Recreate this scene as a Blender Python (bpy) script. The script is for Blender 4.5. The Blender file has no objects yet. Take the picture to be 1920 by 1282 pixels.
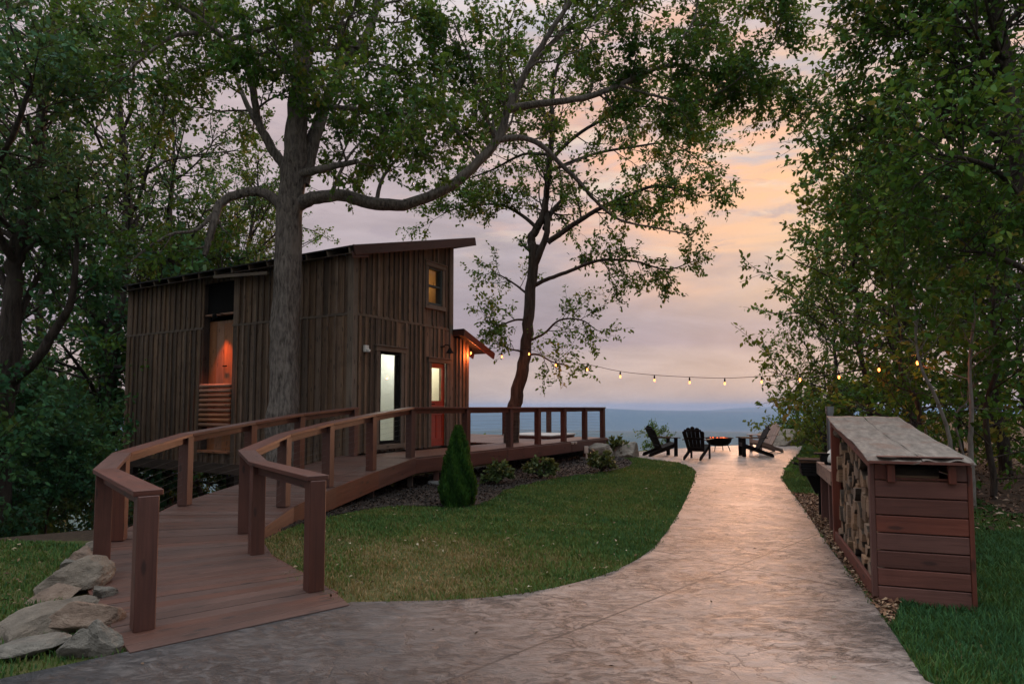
import bpy, bmesh, math, random
import numpy as np
from mathutils import Vector, Matrix, noise as mnoise

random.seed(7)
RNG = np.random.default_rng(7)
R = math.radians
scene = bpy.context.scene
col = scene.collection

# ------------------------------------------------------------------ camera
FPX, PITCH, HC = 1207.0, R(3.5), 1.55
CP, SP = math.cos(PITCH), math.sin(PITCH)
PY0 = 763 - FPX * math.tan(PITCH)
cam_data = bpy.data.cameras.new("camera")
cam = bpy.data.objects.new("camera", cam_data)
col.objects.link(cam)
cam.location = (0, 0, HC)
cam.rotation_euler = (R(90) + PITCH, 0, 0)
cam_data.sensor_width = 36
cam_data.lens = FPX / 1920 * 36
cam_data.shift_y = (PY0 - 641) / 1920
cam_data.clip_start = 0.05
cam_data.clip_end = 60000
scene.camera = cam

# ------------------------------------------------------------------ render and exposure
scene.render.engine = 'CYCLES'
cy = scene.cycles
cy.use_denoising = True
cy.max_bounces = 8
cy.diffuse_bounces = 3
cy.glossy_bounces = 3
cy.transmission_bounces = 6
cy.transparent_max_bounces = 8
cy.volume_bounces = 0
cy.sample_clamp_indirect = 6
cy.caustics_reflective = False
cy.caustics_refractive = False
scene.view_settings.view_transform = 'Standard'
scene.view_settings.look = 'None'
scene.view_settings.exposure = 0.6
scene.view_settings.gamma = 1.0

# ------------------------------------------------------------------ world and sun
SKY_HIGH, SKY_EAST = 2.1, .05          # brighter overhead, darker away from the sunset
SUN_AZ, SUN_EL = R(24), R(7)


def lnk(nt, a, b):
    nt.links.new(a, b)


def mth(nt, op, a, b=None, c=None, clamp=False):
    n = nt.nodes.new('ShaderNodeMath'); n.operation = op; n.use_clamp = clamp
    for i, v in enumerate((a, b, c)):
        if v is None: continue
        if isinstance(v, (int, float)): n.inputs[i].default_value = v
        else: nt.links.new(v, n.inputs[i])
    return n.outputs[0]


def mixc(nt, fac, a, b, blend='MIX'):
    n = nt.nodes.new('ShaderNodeMix'); n.data_type = 'RGBA'; n.blend_type = blend
    for sock, v in ((n.inputs[0], fac), (n.inputs[6], a), (n.inputs[7], b)):
        if isinstance(v, (int, float)): sock.default_value = v
        elif isinstance(v, tuple): sock.default_value = (*v, 1) if len(v) == 3 else v
        else: nt.links.new(v, sock)
    return n.outputs[2]


def ramp(nt, fac, stops, interp='LINEAR'):
    n = nt.nodes.new('ShaderNodeValToRGB'); n.color_ramp.interpolation = interp
    els = n.color_ramp.elements
    while len(els) < len(stops): els.new(0.5)
    for e, (p, c_) in zip(els, stops):
        e.position = p
        e.color = (*c_, 1) if isinstance(c_, tuple) else (c_, c_, c_, 1)
    nt.links.new(fac, n.inputs[0])
    return n.outputs[0]


def noise(nt, vec, scale, detail=4, rough=0.55, dist=0.0, dims='3D'):
    n = nt.nodes.new('ShaderNodeTexNoise'); n.noise_dimensions = dims
    n.inputs['Scale'].default_value = scale; n.inputs['Detail'].default_value = detail
    n.inputs['Roughness'].default_value = rough; n.inputs['Distortion'].default_value = dist
    if vec is not None: nt.links.new(vec, n.inputs['Vector'])
    return n.outputs['Fac']


def mapping(nt, vec, scale=(1, 1, 1), loc=(0, 0, 0), rot=(0, 0, 0)):
    n = nt.nodes.new('ShaderNodeMapping')
    n.inputs['Scale'].default_value = scale; n.inputs['Location'].default_value = loc; n.inputs['Rotation'].default_value = rot
    nt.links.new(vec, n.inputs['Vector'])
    return n.outputs[0]


def build_world():
    w = bpy.data.worlds.new("World"); scene.world = w; w.use_nodes = True
    nt = w.node_tree; nt.nodes.clear()
    out = nt.nodes.new('ShaderNodeOutputWorld')
    sky = nt.nodes.new('ShaderNodeTexSky'); sky.sky_type = 'NISHITA'; sky.sun_disc = False
    sky.sun_elevation = SUN_EL; sky.sun_rotation = SUN_AZ; sky.air_density = 1.4; sky.dust_density = 3.0
    bg1 = nt.nodes.new('ShaderNodeBackground'); lnk(nt, sky.outputs[0], bg1.inputs[0]); bg1.inputs[1].default_value = 0.05
    tc = nt.nodes.new('ShaderNodeTexCoord')
    nrm = nt.nodes.new('ShaderNodeVectorMath'); nrm.operation = 'NORMALIZE'; lnk(nt, tc.outputs['Generated'], nrm.inputs[0])
    d = nrm.outputs[0]
    sp = nt.nodes.new('ShaderNodeSeparateXYZ'); lnk(nt, d, sp.inputs[0])
    # stretched cloud coordinates (bands near the horizon, puffs higher up)
    cvec = mapping(nt, d, scale=(2.0, 2.0, 7.5))
    n1 = noise(nt, cvec, 1.9, 6, 0.55, 0.5)
    n2 = noise(nt, mapping(nt, d, scale=(3.0, 3.0, 12.0), loc=(4.2, 1.3, 0.4), rot=(0.14, -0.22, 0)), 2.6, 7, 0.6, 0.6)
    # height of a point on the sky, wobbled by cloud noise so that bands break up
    h = mth(nt, 'ADD', sp.outputs[2], mth(nt, 'MULTIPLY', mth(nt, 'SUBTRACT', n1, 0.5), 0.06))
    base = ramp(nt, h, [(.0, (.46, .355, .32)), (.05, (.48, .37, .335)), (.085, (.42, .335, .335)), (.098, (.335, .275, .315)),
                        (.15, (.345, .29, .325)), (.21, (.385, .325, .35)), (.29, (.45, .365, .38)), (.40, (.49, .39, .40)), (.55, (.55, .50, .52)), (.75, (.74, .76, .78)), (1.0, (.82, .86, .90))])
    # cloud body: light tops and grey undersides
    nb_ = noise(nt, mapping(nt, d, scale=(2.4, 2.4, 8.5), loc=(2.7, .6, 5.1)), 2.3, 8, .6, .7)
    body = ramp(nt, nb_, [(.34, .88), (.5, 1.0), (.66, 1.14)])
    base = mixc(nt, 1.0, base, body, 'MULTIPLY')
    base = mixc(nt, 1.0, base, (.96, .98, 1.0), 'MULTIPLY')
    # sunset glow to the right of the view
    az, el = R(23), R(16.5)
    S = (math.sin(az) * math.cos(el), math.cos(az) * math.cos(el), math.sin(el))
    dt = nt.nodes.new('ShaderNodeVectorMath'); dt.operation = 'DOT_PRODUCT'; lnk(nt, d, dt.inputs[0]); dt.inputs[1].default_value = S
    glow = ramp(nt, dt.outputs['Value'], [(.935, 0.0), (.97, .30), (.988, .8), (1.0, 1.0)], 'EASE')
    gl = mth(nt, 'MULTIPLY', glow, ramp(nt, n1, [(.36, .25), (.58, 1.0)]))
    gl = mth(nt, 'MULTIPLY', gl, ramp(nt, sp.outputs[2], [(.12, .06), (.235, 1.0)]))
    c1 = mixc(nt, mth(nt, 'MULTIPLY', gl, .92), base, (.90, .55, .29))
    az2, el2 = R(13), R(21)
    dt2 = nt.nodes.new('ShaderNodeVectorMath'); dt2.operation = 'DOT_PRODUCT'; lnk(nt, d, dt2.inputs[0])
    dt2.inputs[1].default_value = (math.sin(az2) * math.cos(el2), math.cos(az2) * math.cos(el2), math.sin(el2))
    g2_ = mth(nt, 'MULTIPLY', ramp(nt, dt2.outputs['Value'], [(.972, 0.0), (.992, .75), (1.0, 1.0)], 'EASE'), ramp(nt, n1, [(.40, .3), (.60, 1.0)]))
    c1 = mixc(nt, mth(nt, 'MULTIPLY', g2_, .8), c1, (.92, .47, .29))
    # slanting pale and salmon streaks, blue gaps, dark shreds
    wide = ramp(nt, dt.outputs['Value'], [(.84, .10), (.97, 1.0)])
    stv = mapping(nt, d, scale=(2.6, 2.6, 13.0), loc=(4.2, 1.3, 0.4), rot=(0.10, -0.30, 0))
    n2 = noise(nt, stv, 2.4, 7, 0.6, 0.5)
    sal = mth(nt, 'MULTIPLY', ramp(nt, n2, [(.52, 0.0), (.64, 1.0)]), mth(nt, 'MULTIPLY', wide, ramp(nt, sp.outputs[2], [(.16, 0.0), (.30, .65)])))
    c2 = mixc(nt, sal, c1, (.80, .47, .34))
    n4 = noise(nt, mapping(nt, d, scale=(2.2, 2.2, 9), loc=(9.1, 2.2, 3.3), rot=(0, -.3, 0)), 2.6, 6, .55, .4)
    blu = mth(nt, 'MULTIPLY', ramp(nt, n4, [(.5, 0.0), (.62, .8)]), mth(nt, 'MULTIPLY', wide, ramp(nt, sp.outputs[2], [(.24, 0.0), (.33, .9)])))
    c2 = mixc(nt, blu, c2, (.44, .44, .50))
    n5 = noise(nt, mapping(nt, d, scale=(2.6, 2.6, 12), loc=(1.7, 3.2, 6.3), rot=(0, -.3, 0)), 2.4, 6, .55, .4)
    cream = mth(nt, 'MULTIPLY', ramp(nt, n5, [(.54, 0.0), (.66, .8)]), mth(nt, 'MULTIPLY', wide, ramp(nt, sp.outputs[2], [(.2, 0.0), (.28, .9)])))
    c2 = mixc(nt, cream, c2, (.72, .60, .50))
    n3 = noise(nt, mapping(nt, d, scale=(5, 5, 18), loc=(1.1, 7.7, .3)), 2.2, 6, .6, .4)
    drk = mth(nt, 'MULTIPLY', ramp(nt, n3, [(.56, 0.0), (.66, .8)]), ramp(nt, sp.outputs[2], [(.16, 0.0), (.24, .8), (.35, .5), (.5, .2)]))
    c4 = mixc(nt, drk, c2, (.37, .31, .35))
    bk = ramp(nt, sp.outputs[1], [(.0, 1.0), (.55, .0)])          # y < 0 is behind the camera
    bk = ramp(nt, mth(nt, 'MULTIPLY_ADD', sp.outputs[1], -.5, .5), [(.25, .0), (.6, 1.0)])
    up_ = ramp(nt, sp.outputs[2], [(.52, 0.0), (.85, 1.0)])
    c4 = mixc(nt, mth(nt, 'MULTIPLY', bk, .8), c4, (.36, .385, .40))
    bg2 = nt.nodes.new('ShaderNodeBackground'); lnk(nt, c4, bg2.inputs[0])
    lnk(nt, mth(nt, 'SUBTRACT', mth(nt, 'MULTIPLY_ADD', up_, SKY_HIGH, .82), mth(nt, 'MULTIPLY', mth(nt, 'MULTIPLY', bk, SKY_EAST), mth(nt, 'SUBTRACT', 1.0, up_))), bg2.inputs[1])
    mx = nt.nodes.new('ShaderNodeMixShader'); mx.inputs[0].default_value = 0.955
    lnk(nt, bg1.outputs[0], mx.inputs[1]); lnk(nt, bg2.outputs[0], mx.inputs[2]); lnk(nt, mx.outputs[0], out.inputs[0])


build_world()
sun_data = bpy.data.lights.new("sun", 'SUN')
sun_data.energy = 1.5; sun_data.angle = R(12); sun_data.color = (1.0, .52, .30)
sun = bpy.data.objects.new("sun", sun_data); col.objects.link(sun)
sdir = Vector((math.sin(SUN_AZ) * math.cos(SUN_EL), math.cos(SUN_AZ) * math.cos(SUN_EL), math.sin(SUN_EL)))
sun.rotation_euler = sdir.to_track_quat('Z', 'Y').to_euler()


# ------------------------------------------------------------------ measured points
def ray(px, py):
    a = (px - 960) / FPX; b = (PY0 - py) / FPX
    return Vector((a, CP - b * SP, SP + b * CP))


def at(px, py, d):
    r = ray(px, py)
    return Vector((0, 0, HC)) + r * (d / r.y)


def gz(px, py, z=0.0):
    r = ray(px, py)
    return Vector((0, 0, HC)) + r * ((z - HC) / r.z)


# ------------------------------------------------------------------ object helpers
def tag(o, label=None, cat=None, group=None, kind=None):
    if label: o['label'] = label
    if cat: o['category'] = cat
    if group: o['group'] = group
    if kind: o['kind'] = kind
    return o


def empty(name, loc=(0, 0, 0), rz=0.0, label=None, cat=None, group=None):
    o = bpy.data.objects.new(name, None); col.objects.link(o)
    o.location = loc; o.rotation_euler = (0, 0, rz); o.empty_display_size = .2
    return tag(o, label, cat, group)


def copy_tree(o, parent=None):
    c = o.copy(); col.objects.link(c); c.parent = parent
    for ch in list(o.children): copy_tree(ch, c)
    return c


def unit(v):
    return v / max(1e-9, math.sqrt(v[0] ** 2 + v[1] ** 2 + v[2] ** 2))


class MB:
    """collects shapes with uv (u along the grain) and a random value per piece, links them as one mesh object"""

    def __init__(self):
        self.v = []; self.f = []; self.uv = []; self.r = []; self.n = 0

    def add(self, verts, faces, uvs=None, rnd=None):
        b = self.n; rnd = random.random() if rnd is None else rnd
        self.v.extend(verts); self.n += len(verts)
        for i, fc in enumerate(faces):
            self.f.append([b + k for k in fc]); self.r.append(rnd)
            self.uv.extend(uvs[i] if uvs else [(0.0, 0.0)] * len(fc))

    def obox(self, c, ax, ay, az, sx, sy, sz, rnd=None, taper=1.0):
        """box with centre c, axes ax ay az, full sizes sx sy sz; grain along the longest axis"""
        c = Vector(c); A = [Vector(ax), Vector(ay), Vector(az)]; S = [sx, sy, sz]
        vs = []; loc = []
        for k in range(8):
            l = [((k >> i & 1) - .5) * S[i] for i in range(3)]
            if l[2] > 0 and taper != 1.0: l[0] *= taper; l[1] *= taper
            loc.append(l); vs.append(tuple(c + A[0] * l[0] + A[1] * l[1] + A[2] * l[2]))
        fs = [(0, 4, 6, 2), (1, 3, 7, 5), (0, 1, 5, 4), (2, 6, 7, 3), (0, 2, 3, 1), (4, 5, 7, 6)]
        det = A[0].cross(A[1]).dot(A[2])
        if det < 0: fs = [tuple(reversed(x)) for x in fs]
        g = S.index(max(S)); o1, o2 = [i for i in range(3) if i != g]
        ou, ov = random.uniform(0, 50), random.uniform(0, 50)
        nax = [0, 0, 1, 1, 2, 2]
        uvs = []
        for fi, fc in enumerate(fs):
            if nax[fi] == g: uvs.append([(loc[k][o1] * .15 + ou, loc[k][o2] + ov) for k in fc])
            else:
                other = o1 if nax[fi] == o2 else o2
                uvs.append([(loc[k][g] + ou, loc[k][other] + (0 if other == o1 else .5) + ov) for k in fc])
        self.add(vs, fs, uvs, rnd)
        return self

    def box(self, x0, x1, y0, y1, z0, z1, rnd=None):
        return self.obox(((x0 + x1) / 2, (y0 + y1) / 2, (z0 + z1) / 2), (1, 0, 0), (0, 1, 0), (0, 0, 1), abs(x1 - x0), abs(y1 - y0), abs(z1 - z0), rnd)

    def beam(self, p, q, w, h, up=(0, 0, 1), rnd=None, ext=0.0):
        """bar from p to q, width w (sideways), height h (along up)"""
        p, q = Vector(p), Vector(q); a = (q - p); L = a.length; a.normalize()
        s = a.cross(Vector(up)); s = s.normalized() if s.length > 1e-6 else Vector((1, 0, 0)); u = s.cross(a)
        return self.obox((p + q) / 2, a, s, u, L + 2 * ext, w, h, rnd)

    def tube(self, pts, radii, n=8, rnd=None, cap=True):
        P = np.array([tuple(p) for p in pts], float); k = len(P)
        if not hasattr(radii, '__len__'): radii = [radii] * k
        T = np.gradient(P, axis=0); T /= np.maximum(1e-9, np.linalg.norm(T, axis=1))[:, None]
        ref = np.array([0.0, 0, 1]) if abs(T[0][2]) < .9 else np.array([1.0, 0, 0])
        N = np.cross(T, ref); N /= np.maximum(1e-9, np.linalg.norm(N, axis=1))[:, None]
        for i in range(1, k):
            v = N[i - 1] - T[i] * np.dot(N[i - 1], T[i]); l = np.linalg.norm(v)
            if l > 1e-6: N[i] = v / l
        B = np.cross(T, N)
        an = np.arange(n) * 2 * math.pi / n
        rad = np.array(radii, float)
        V = P[:, None, :] + rad[:, None, None] * (np.cos(an)[None, :, None] * N[:, None, :] + np.sin(an)[None, :, None] * B[:, None, :])
        V = V.reshape(-1, 3)
        L = np.concatenate([[0], np.cumsum(np.linalg.norm(np.diff(P, axis=0), axis=1))]); ou = random.uniform(0, 50)
        per = 2 * math.pi * float(np.mean(rad)) / n
        fs = []; uvs = []
        for i in range(k - 1):
            for j in range(n):
                j2 = (j + 1) % n
                fs.append((i * n + j, i * n + j2, (i + 1) * n + j2, (i + 1) * n + j))
                uvs.append([(L[i] + ou, j * per), (L[i] + ou, (j + 1) * per), (L[i + 1] + ou, (j + 1) * per), (L[i + 1] + ou, j * per)])
        if cap:
            fs.append(tuple(range(n - 1, -1, -1))); uvs.append([(ou + .02 * math.cos(a), .02 * math.sin(a)) for a in an])
            fs.append(tuple(range((k - 1) * n, k * n))); uvs.append([(ou + .02 * math.cos(a), .02 * math.sin(a)) for a in an])
        self.add([tuple(x) for x in V], fs, uvs, rnd)
        return self

    def prism(self, poly, z0, z1, rnd=None):
        n = len(poly); ar = sum(poly[i][0] * poly[(i + 1) % n][1] - poly[(i + 1) % n][0] * poly[i][1] for i in range(n))
        if ar < 0: poly = list(reversed(poly))
        vs = [(p[0], p[1], z0) for p in poly] + [(p[0], p[1], z1) for p in poly]
        fs = [tuple(range(n - 1, -1, -1)), tuple(range(n, 2 * n))] + [(i, (i + 1) % n, n + (i + 1) % n, n + i) for i in range(n)]
        uvs = [[(vs[k][0], vs[k][1]) for k in fc] for fc in fs[:2]] + [[(vs[k][0] + vs[k][1], vs[k][2]) for k in fc] for fc in fs[2:]]
        self.add(vs, fs, uvs, rnd)
        return self

    def lathe(self, prof, n=24, c=(0, 0, 0), rnd=None):
        vs = []; fs = []; k = len(prof)
        for r_, z in prof:
            for j in range(n):
                a = j * 2 * math.pi / n; vs.append((c[0] + r_ * math.cos(a), c[1] + r_ * math.sin(a), c[2] + z))
        for i in range(k - 1):
            for j in range(n):
                j2 = (j + 1) % n; fs.append((i * n + j, i * n + j2, (i + 1) * n + j2, (i + 1) * n + j))
        self.add(vs, fs, None, rnd)
        return self

    def build(self, name, mat, parent=None, smooth=False, bevel=0.0, seg=1):
        me = bpy.data.meshes.new(name); me.from_pydata([tuple(x) for x in self.v], [], self.f)
        uvl = me.uv_layers.new(name="UVMap")
        uvl.data.foreach_set('uv', np.array(self.uv, dtype=np.float32).ravel())
        at_ = me.attributes.new('rnd', 'FLOAT', 'FACE'); at_.data.foreach_set('value', np.array(self.r, dtype=np.float32))
        if smooth: me.polygons.foreach_set('use_smooth', [True] * len(me.polygons))
        me.materials.append(mat); me.update()
        o = bpy.data.objects.new(name, me); col.objects.link(o); o.parent = parent
        if bevel:
            m = o.modifiers.new('bevel', 'BEVEL'); m.width = bevel; m.segments = seg; m.limit_method = 'ANGLE'; m.angle_limit = R(40)
        return o


def np_mesh(name, verts, faces_flat, sizes, mat, parent=None, rnd=None, smooth=False):
    """fast mesh from numpy arrays"""
    me = bpy.data.meshes.new(name)
    me.vertices.add(len(verts)); me.vertices.foreach_set('co', np.asarray(verts, np.float32).ravel())
    me.loops.add(len(faces_flat)); me.loops.foreach_set('vertex_index', np.asarray(faces_flat, np.int32))
    me.polygons.add(len(sizes))
    st = np.concatenate([[0], np.cumsum(sizes)[:-1]]).astype(np.int32)
    me.polygons.foreach_set('loop_start', st)
    if smooth: me.polygons.foreach_set('use_smooth', np.ones(len(sizes), bool))
    me.update(calc_edges=True)
    if rnd is not None:
        a = me.attributes.new('rnd', 'FLOAT', 'FACE'); a.data.foreach_set('value', np.asarray(rnd, np.float32))
    me.materials.append(mat)
    o = bpy.data.objects.new(name, me); col.objects.link(o); o.parent = parent
    return o


# ------------------------------------------------------------------ materials
def new_mat(name):
    m = bpy.data.materials.new(name); m.use_nodes = True; nt = m.node_tree
    b = nt.nodes['Principled BSDF']
    return m, nt, b


def attr(nt, name):
    n = nt.nodes.new('ShaderNodeAttribute'); n.attribute_name = name
    return n


def bump(nt, b, height, strength=.4, dist=.01):
    n = nt.nodes.new('ShaderNodeBump'); n.inputs['Strength'].default_value = strength; n.inputs['Distance'].default_value = dist
    lnk(nt, height, n.inputs['Height']); lnk(nt, n.outputs[0], b.inputs['Normal'])
    return n


def wood(name, c0, c1, c2, rough=.7, var=.35, stain=None, knots=True, bs=.35):
    """boards: grain along u, tone per board, knots and weather stains"""
    m, nt, b = new_mat(name)
    uv = nt.nodes.new('ShaderNodeUVMap'); uv.uv_map = 'UVMap'
    ra = attr(nt, 'rnd').outputs['Fac']
    g = noise(nt, mapping(nt, uv.outputs[0], (1.6, 38, 1)), 1.0, 6, .65, .6, '2D')
    g2 = noise(nt, mapping(nt, uv.outputs[0], (.7, 6, 1)), 1.3, 4, .6, .8, '2D')
    cl = ramp(nt, mth(nt, 'ADD', mth(nt, 'MULTIPLY', g, .55), mth(nt, 'MULTIPLY', g2, .45)), [(.3, c0), (.5, c1), (.72, c2)])
    tone = mth(nt, 'ADD', mth(nt, 'MULTIPLY', ra, var), 1 - var * .5)
    hs = nt.nodes.new('ShaderNodeHueSaturation'); lnk(nt, cl, hs.inputs['Color']); lnk(nt, tone, hs.inputs['Value'])
    lnk(nt, mth(nt, 'ADD', .85, mth(nt, 'MULTIPLY', mth(nt, 'FRACT', mth(nt, 'MULTIPLY', ra, 7.3)), .3)), hs.inputs['Saturation'])
    cl = hs.outputs[0]
    if knots:
        vo = nt.nodes.new('ShaderNodeTexVoronoi'); vo.voronoi_dimensions = '2D'; vo.inputs['Scale'].default_value = 1.0
        lnk(nt, mapping(nt, uv.outputs[0], (1.5, 5, 1)), vo.inputs['Vector'])
        kn = ramp(nt, vo.outputs['Distance'], [(.05, 1.0), (.10, 0.0)])
        cl = mixc(nt, mth(nt, 'MULTIPLY', kn, .75), cl, tuple(x * .3 for x in c0))
    tc = nt.nodes.new('ShaderNodeTexCoord')
    st = noise(nt, tc.outputs['Object'], 2.3, 5, .6, .5)
    cl = mixc(nt, mth(nt, 'MULTIPLY', ramp(nt, st, [(.45, 0.0), (.7, 1.0)]), .45), cl, stain or tuple(x * .45 for x in c1))
    lnk(nt, cl, b.inputs['Base Color'])
    lnk(nt, mth(nt, 'ADD', rough - .1, mth(nt, 'MULTIPLY', g2, .25)), b.inputs['Roughness'])
    bump(nt, b, g, bs, .006)
    return m


def plain(name, c, rough=.5, metal=0.0, nscale=8.0, var=.25, bs=.1):
    m, nt, b = new_mat(name)
    tc = nt.nodes.new('ShaderNodeTexCoord')
    n = noise(nt, tc.outputs['Object'], nscale, 5, .6, .2)
    lnk(nt, ramp(nt, n, [(.25, tuple(x * (1 - var) for x in c)), (.75, tuple(min(1, x * (1 + var)) for x in c))]), b.inputs['Base Color'])
    lnk(nt, mth(nt, 'ADD', rough - .1, mth(nt, 'MULTIPLY', n, .2)), b.inputs['Roughness'])
    b.inputs['Metallic'].default_value = metal
    if bs: bump(nt, b, n, bs, .01)
    return m


def emis(name, c, s):
    m, nt, b = new_mat(name)
    b.inputs['Base Color'].default_value = (*[x * .8 for x in c], 1)
    b.inputs['Emission Color'].default_value = (*c, 1); b.inputs['Emission Strength'].default_value = s
    return m


def leafmat(name, stops, trans=.3, rough=.55):
    m, nt, b = new_mat(name)
    ra = attr(nt, 'rnd').outputs['Fac']
    cl = ramp(nt, ra, stops)
    lnk(nt, cl, b.inputs['Base Color']); b.inputs['Roughness'].default_value = rough
    b.inputs['Specular IOR Level'].default_value = .12
    tr = nt.nodes.new('ShaderNodeBsdfTranslucent')
    lnk(nt, mixc(nt, .45, cl, (.16, .16, .015)), tr.inputs[0])
    mx = nt.nodes.new('ShaderNodeMixShader'); mx.inputs[0].default_value = trans
    out = nt.nodes['Material Output']
    lnk(nt, b.outputs[0], mx.inputs[1]); lnk(nt, tr.outputs[0], mx.inputs[2]); lnk(nt, mx.outputs[0], out.inputs[0])
    return m


M = {}
M['siding'] = wood('siding_wood', (0.058, 0.035, 0.023), (0.132, 0.083, 0.055), (0.211, 0.142, 0.094), .8, .85)
M['trim'] = wood('trim_wood', (.075, .053, .038), (.14, .102, .075), (.20, .15, .112), .75, .3)
M['deck'] = wood('deck_boards', (0.040, 0.015, 0.010), (0.068, 0.027, 0.018), (0.092, 0.041, 0.030), .62, .30)
M['rail'] = wood('stained_rail', (0.047, 0.013, 0.009), (0.077, 0.023, 0.014), (0.105, 0.034, 0.024), .55, .28)
M['shed'] = wood('stained_boards', (0.070, 0.019, 0.013), (0.112, 0.032, 0.021), (0.154, 0.050, 0.035), .66, .5)



def roof_sheet():
    m, nt, b = new_mat('weathered_roof_sheet')
    tc = nt.nodes.new('ShaderNodeTexCoord'); v = tc.outputs['Object']
    n1 = noise(nt, v, 3.2, 6, .65, .5); n2 = noise(nt, mapping(nt, v, (9, 3, 9)), 2.0, 6, .7, .3); n3 = noise(nt, v, 45, 4, .6)
    cl = ramp(nt, n2, [(.3, (.085, .068, .058)), (.5, (.165, .135, .115)), (.7, (.26, .215, .185))])
    cl = mixc(nt, mth(nt, 'MULTIPLY', ramp(nt, n1, [(.52, 0.0), (.66, 1.0)]), .6), cl, (.15, .07, .045))
    cl = mixc(nt, mth(nt, 'MULTIPLY', ramp(nt, n3, [(.58, 0.0), (.7, 1.0)]), .4), cl, (.06, .05, .045))
    lnk(nt, cl, b.inputs['Base Color']); b.inputs['Roughness'].default_value = .75
    bump(nt, b, mth(nt, 'ADD', n2, mth(nt, 'MULTIPLY', n3, .4)), .5, .012)
    return m


M['shed_roof'] = roof_sheet()
M['table'] = wood('bench_wood', (0.140, 0.084, 0.063), (0.231, 0.147, 0.115), (0.294, 0.203, 0.161), .7, .3)
M['chair'] = wood('black_stained_wood', (.006, .005, .005), (.011, .008, .007), (.018, .013, .011), .7, .3, knots=False)
M['chair'].node_tree.nodes['Principled BSDF'].inputs['Specular IOR Level'].default_value = .12
M['chair_tan'] = wood('weathered_tan_wood', (.16, .105, .085), (.29, .20, .165), (.38, .27, .22), .6, .3, knots=False)
M['door_red'] = wood('red_door', (.24, .028, .016), (.34, .042, .024), (.40, .06, .035), .45, .1, knots=False)
M['recess'] = wood('cedar_lining', (.22, .10, .055), (.33, .15, .08), (.42, .21, .12), .6, .3)
M['dark_wood'] = wood('dark_joists', (.03, .02, .016), (.055, .038, .03), (.08, .055, .045), .85, .3)
M['roof_metal'] = plain('dark_roof_sheet', (.03, .028, .028), .55, .3, 3.0)
M['cable'] = plain('steel_cable', (.10, .095, .09), .5, .6, 20, .1, 0)
M['steel'] = plain('stainless_steel', (.22, .22, .23), .35, 1.0, 6, .1, .05)
M['black_metal'] = plain('black_metal', (.009, .008, .008), .9, 0, 10, .3)
M['black_metal'].node_tree.nodes['Principled BSDF'].inputs['Specular IOR Level'].default_value = .12
M['pale'] = plain('pale_plastic', (.55, .53, .5), .5, 0, 6, .1, .05)
M['white'] = plain('off_white_enamel', (.62, .58, .54), .5, 0, 5, .12, .05)
M['concrete_block'] = plain('grey_block', (.2, .2, .2), .9, 0, 14, .3, .3)
# ------------------------------------------------------------------ ground
EDGE_X = [-4000, -60, -20, -8, 0, 3, 4.4, 8, 12.2, 14, 21, 45, 100, 4000]
EDGE_Y = [40, 40, 27, 22, 20.5, 21.6, 23.0, 25.2, 27.0, 28.6, 40, 84, 150, 220]


def sstep(a, b, x):
    t = np.clip((x - a) / (b - a), 0, 1)
    return t * t * (3 - 2 * t)


_wr = np.random.default_rng(3)
_WAVES = [(_wr.uniform(0, 6.28), _wr.uniform(0, 6.28), 2 ** k) for k in range(7) for _ in range(3)]


def waves(x, y, base):
    """sum of sines: smooth bumps of about unit size, longest wave base"""
    z = np.zeros_like(x, dtype=float)
    for ph, dr, k in _WAVES:
        w = 2 * math.pi * k / base
        z += np.sin((x * math.cos(dr) + y * math.sin(dr)) * w + ph * 3) / k ** 1.15
    return z / 4.0


def ground_z(x, y):
    x = np.asarray(x, float); y = np.asarray(y, float)
    s = y - np.interp(x, EDGE_X, EDGE_Y)
    k = np.maximum(0, s)
    fall = 0.62 * (np.sqrt(k * k + .25) - .5)
    z = -230 * (1 - np.exp(-fall / 230.0))
    z -= np.minimum(40, np.maximum(0, -(x + 3.0))) * .25 * sstep(7, 14, y) * (1 - sstep(10, 60, -x) * .6)
    z -= np.minimum(12, np.maximum(0, -(x + 6.0)) * .05)
    near = sstep(1.0, 6.0, np.abs(x - 1.5) - 6) + sstep(2, 30, s)
    z += waves(x, y, 23.0) * .06 * np.clip(near, 0, 1)
    far = sstep(300, 2500, s)
    z += far * waves(x, y, 2600.0) * 7
    low = np.exp(-((y - 4300 + .25 * x + waves(x, y, 5000) * 350) / 700.0) ** 2)
    z += low * (70 + 40 * waves(x + 300, y * .2, 4200.0))
    hill = sstep(6400, 8600, y + waves(x, y, 7000) * 400)
    z += hill * (196 + 46 * waves(x + 777, y * .2, 5200.0) + sstep(-1500, 4500, x) * 26)
    return z


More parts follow.
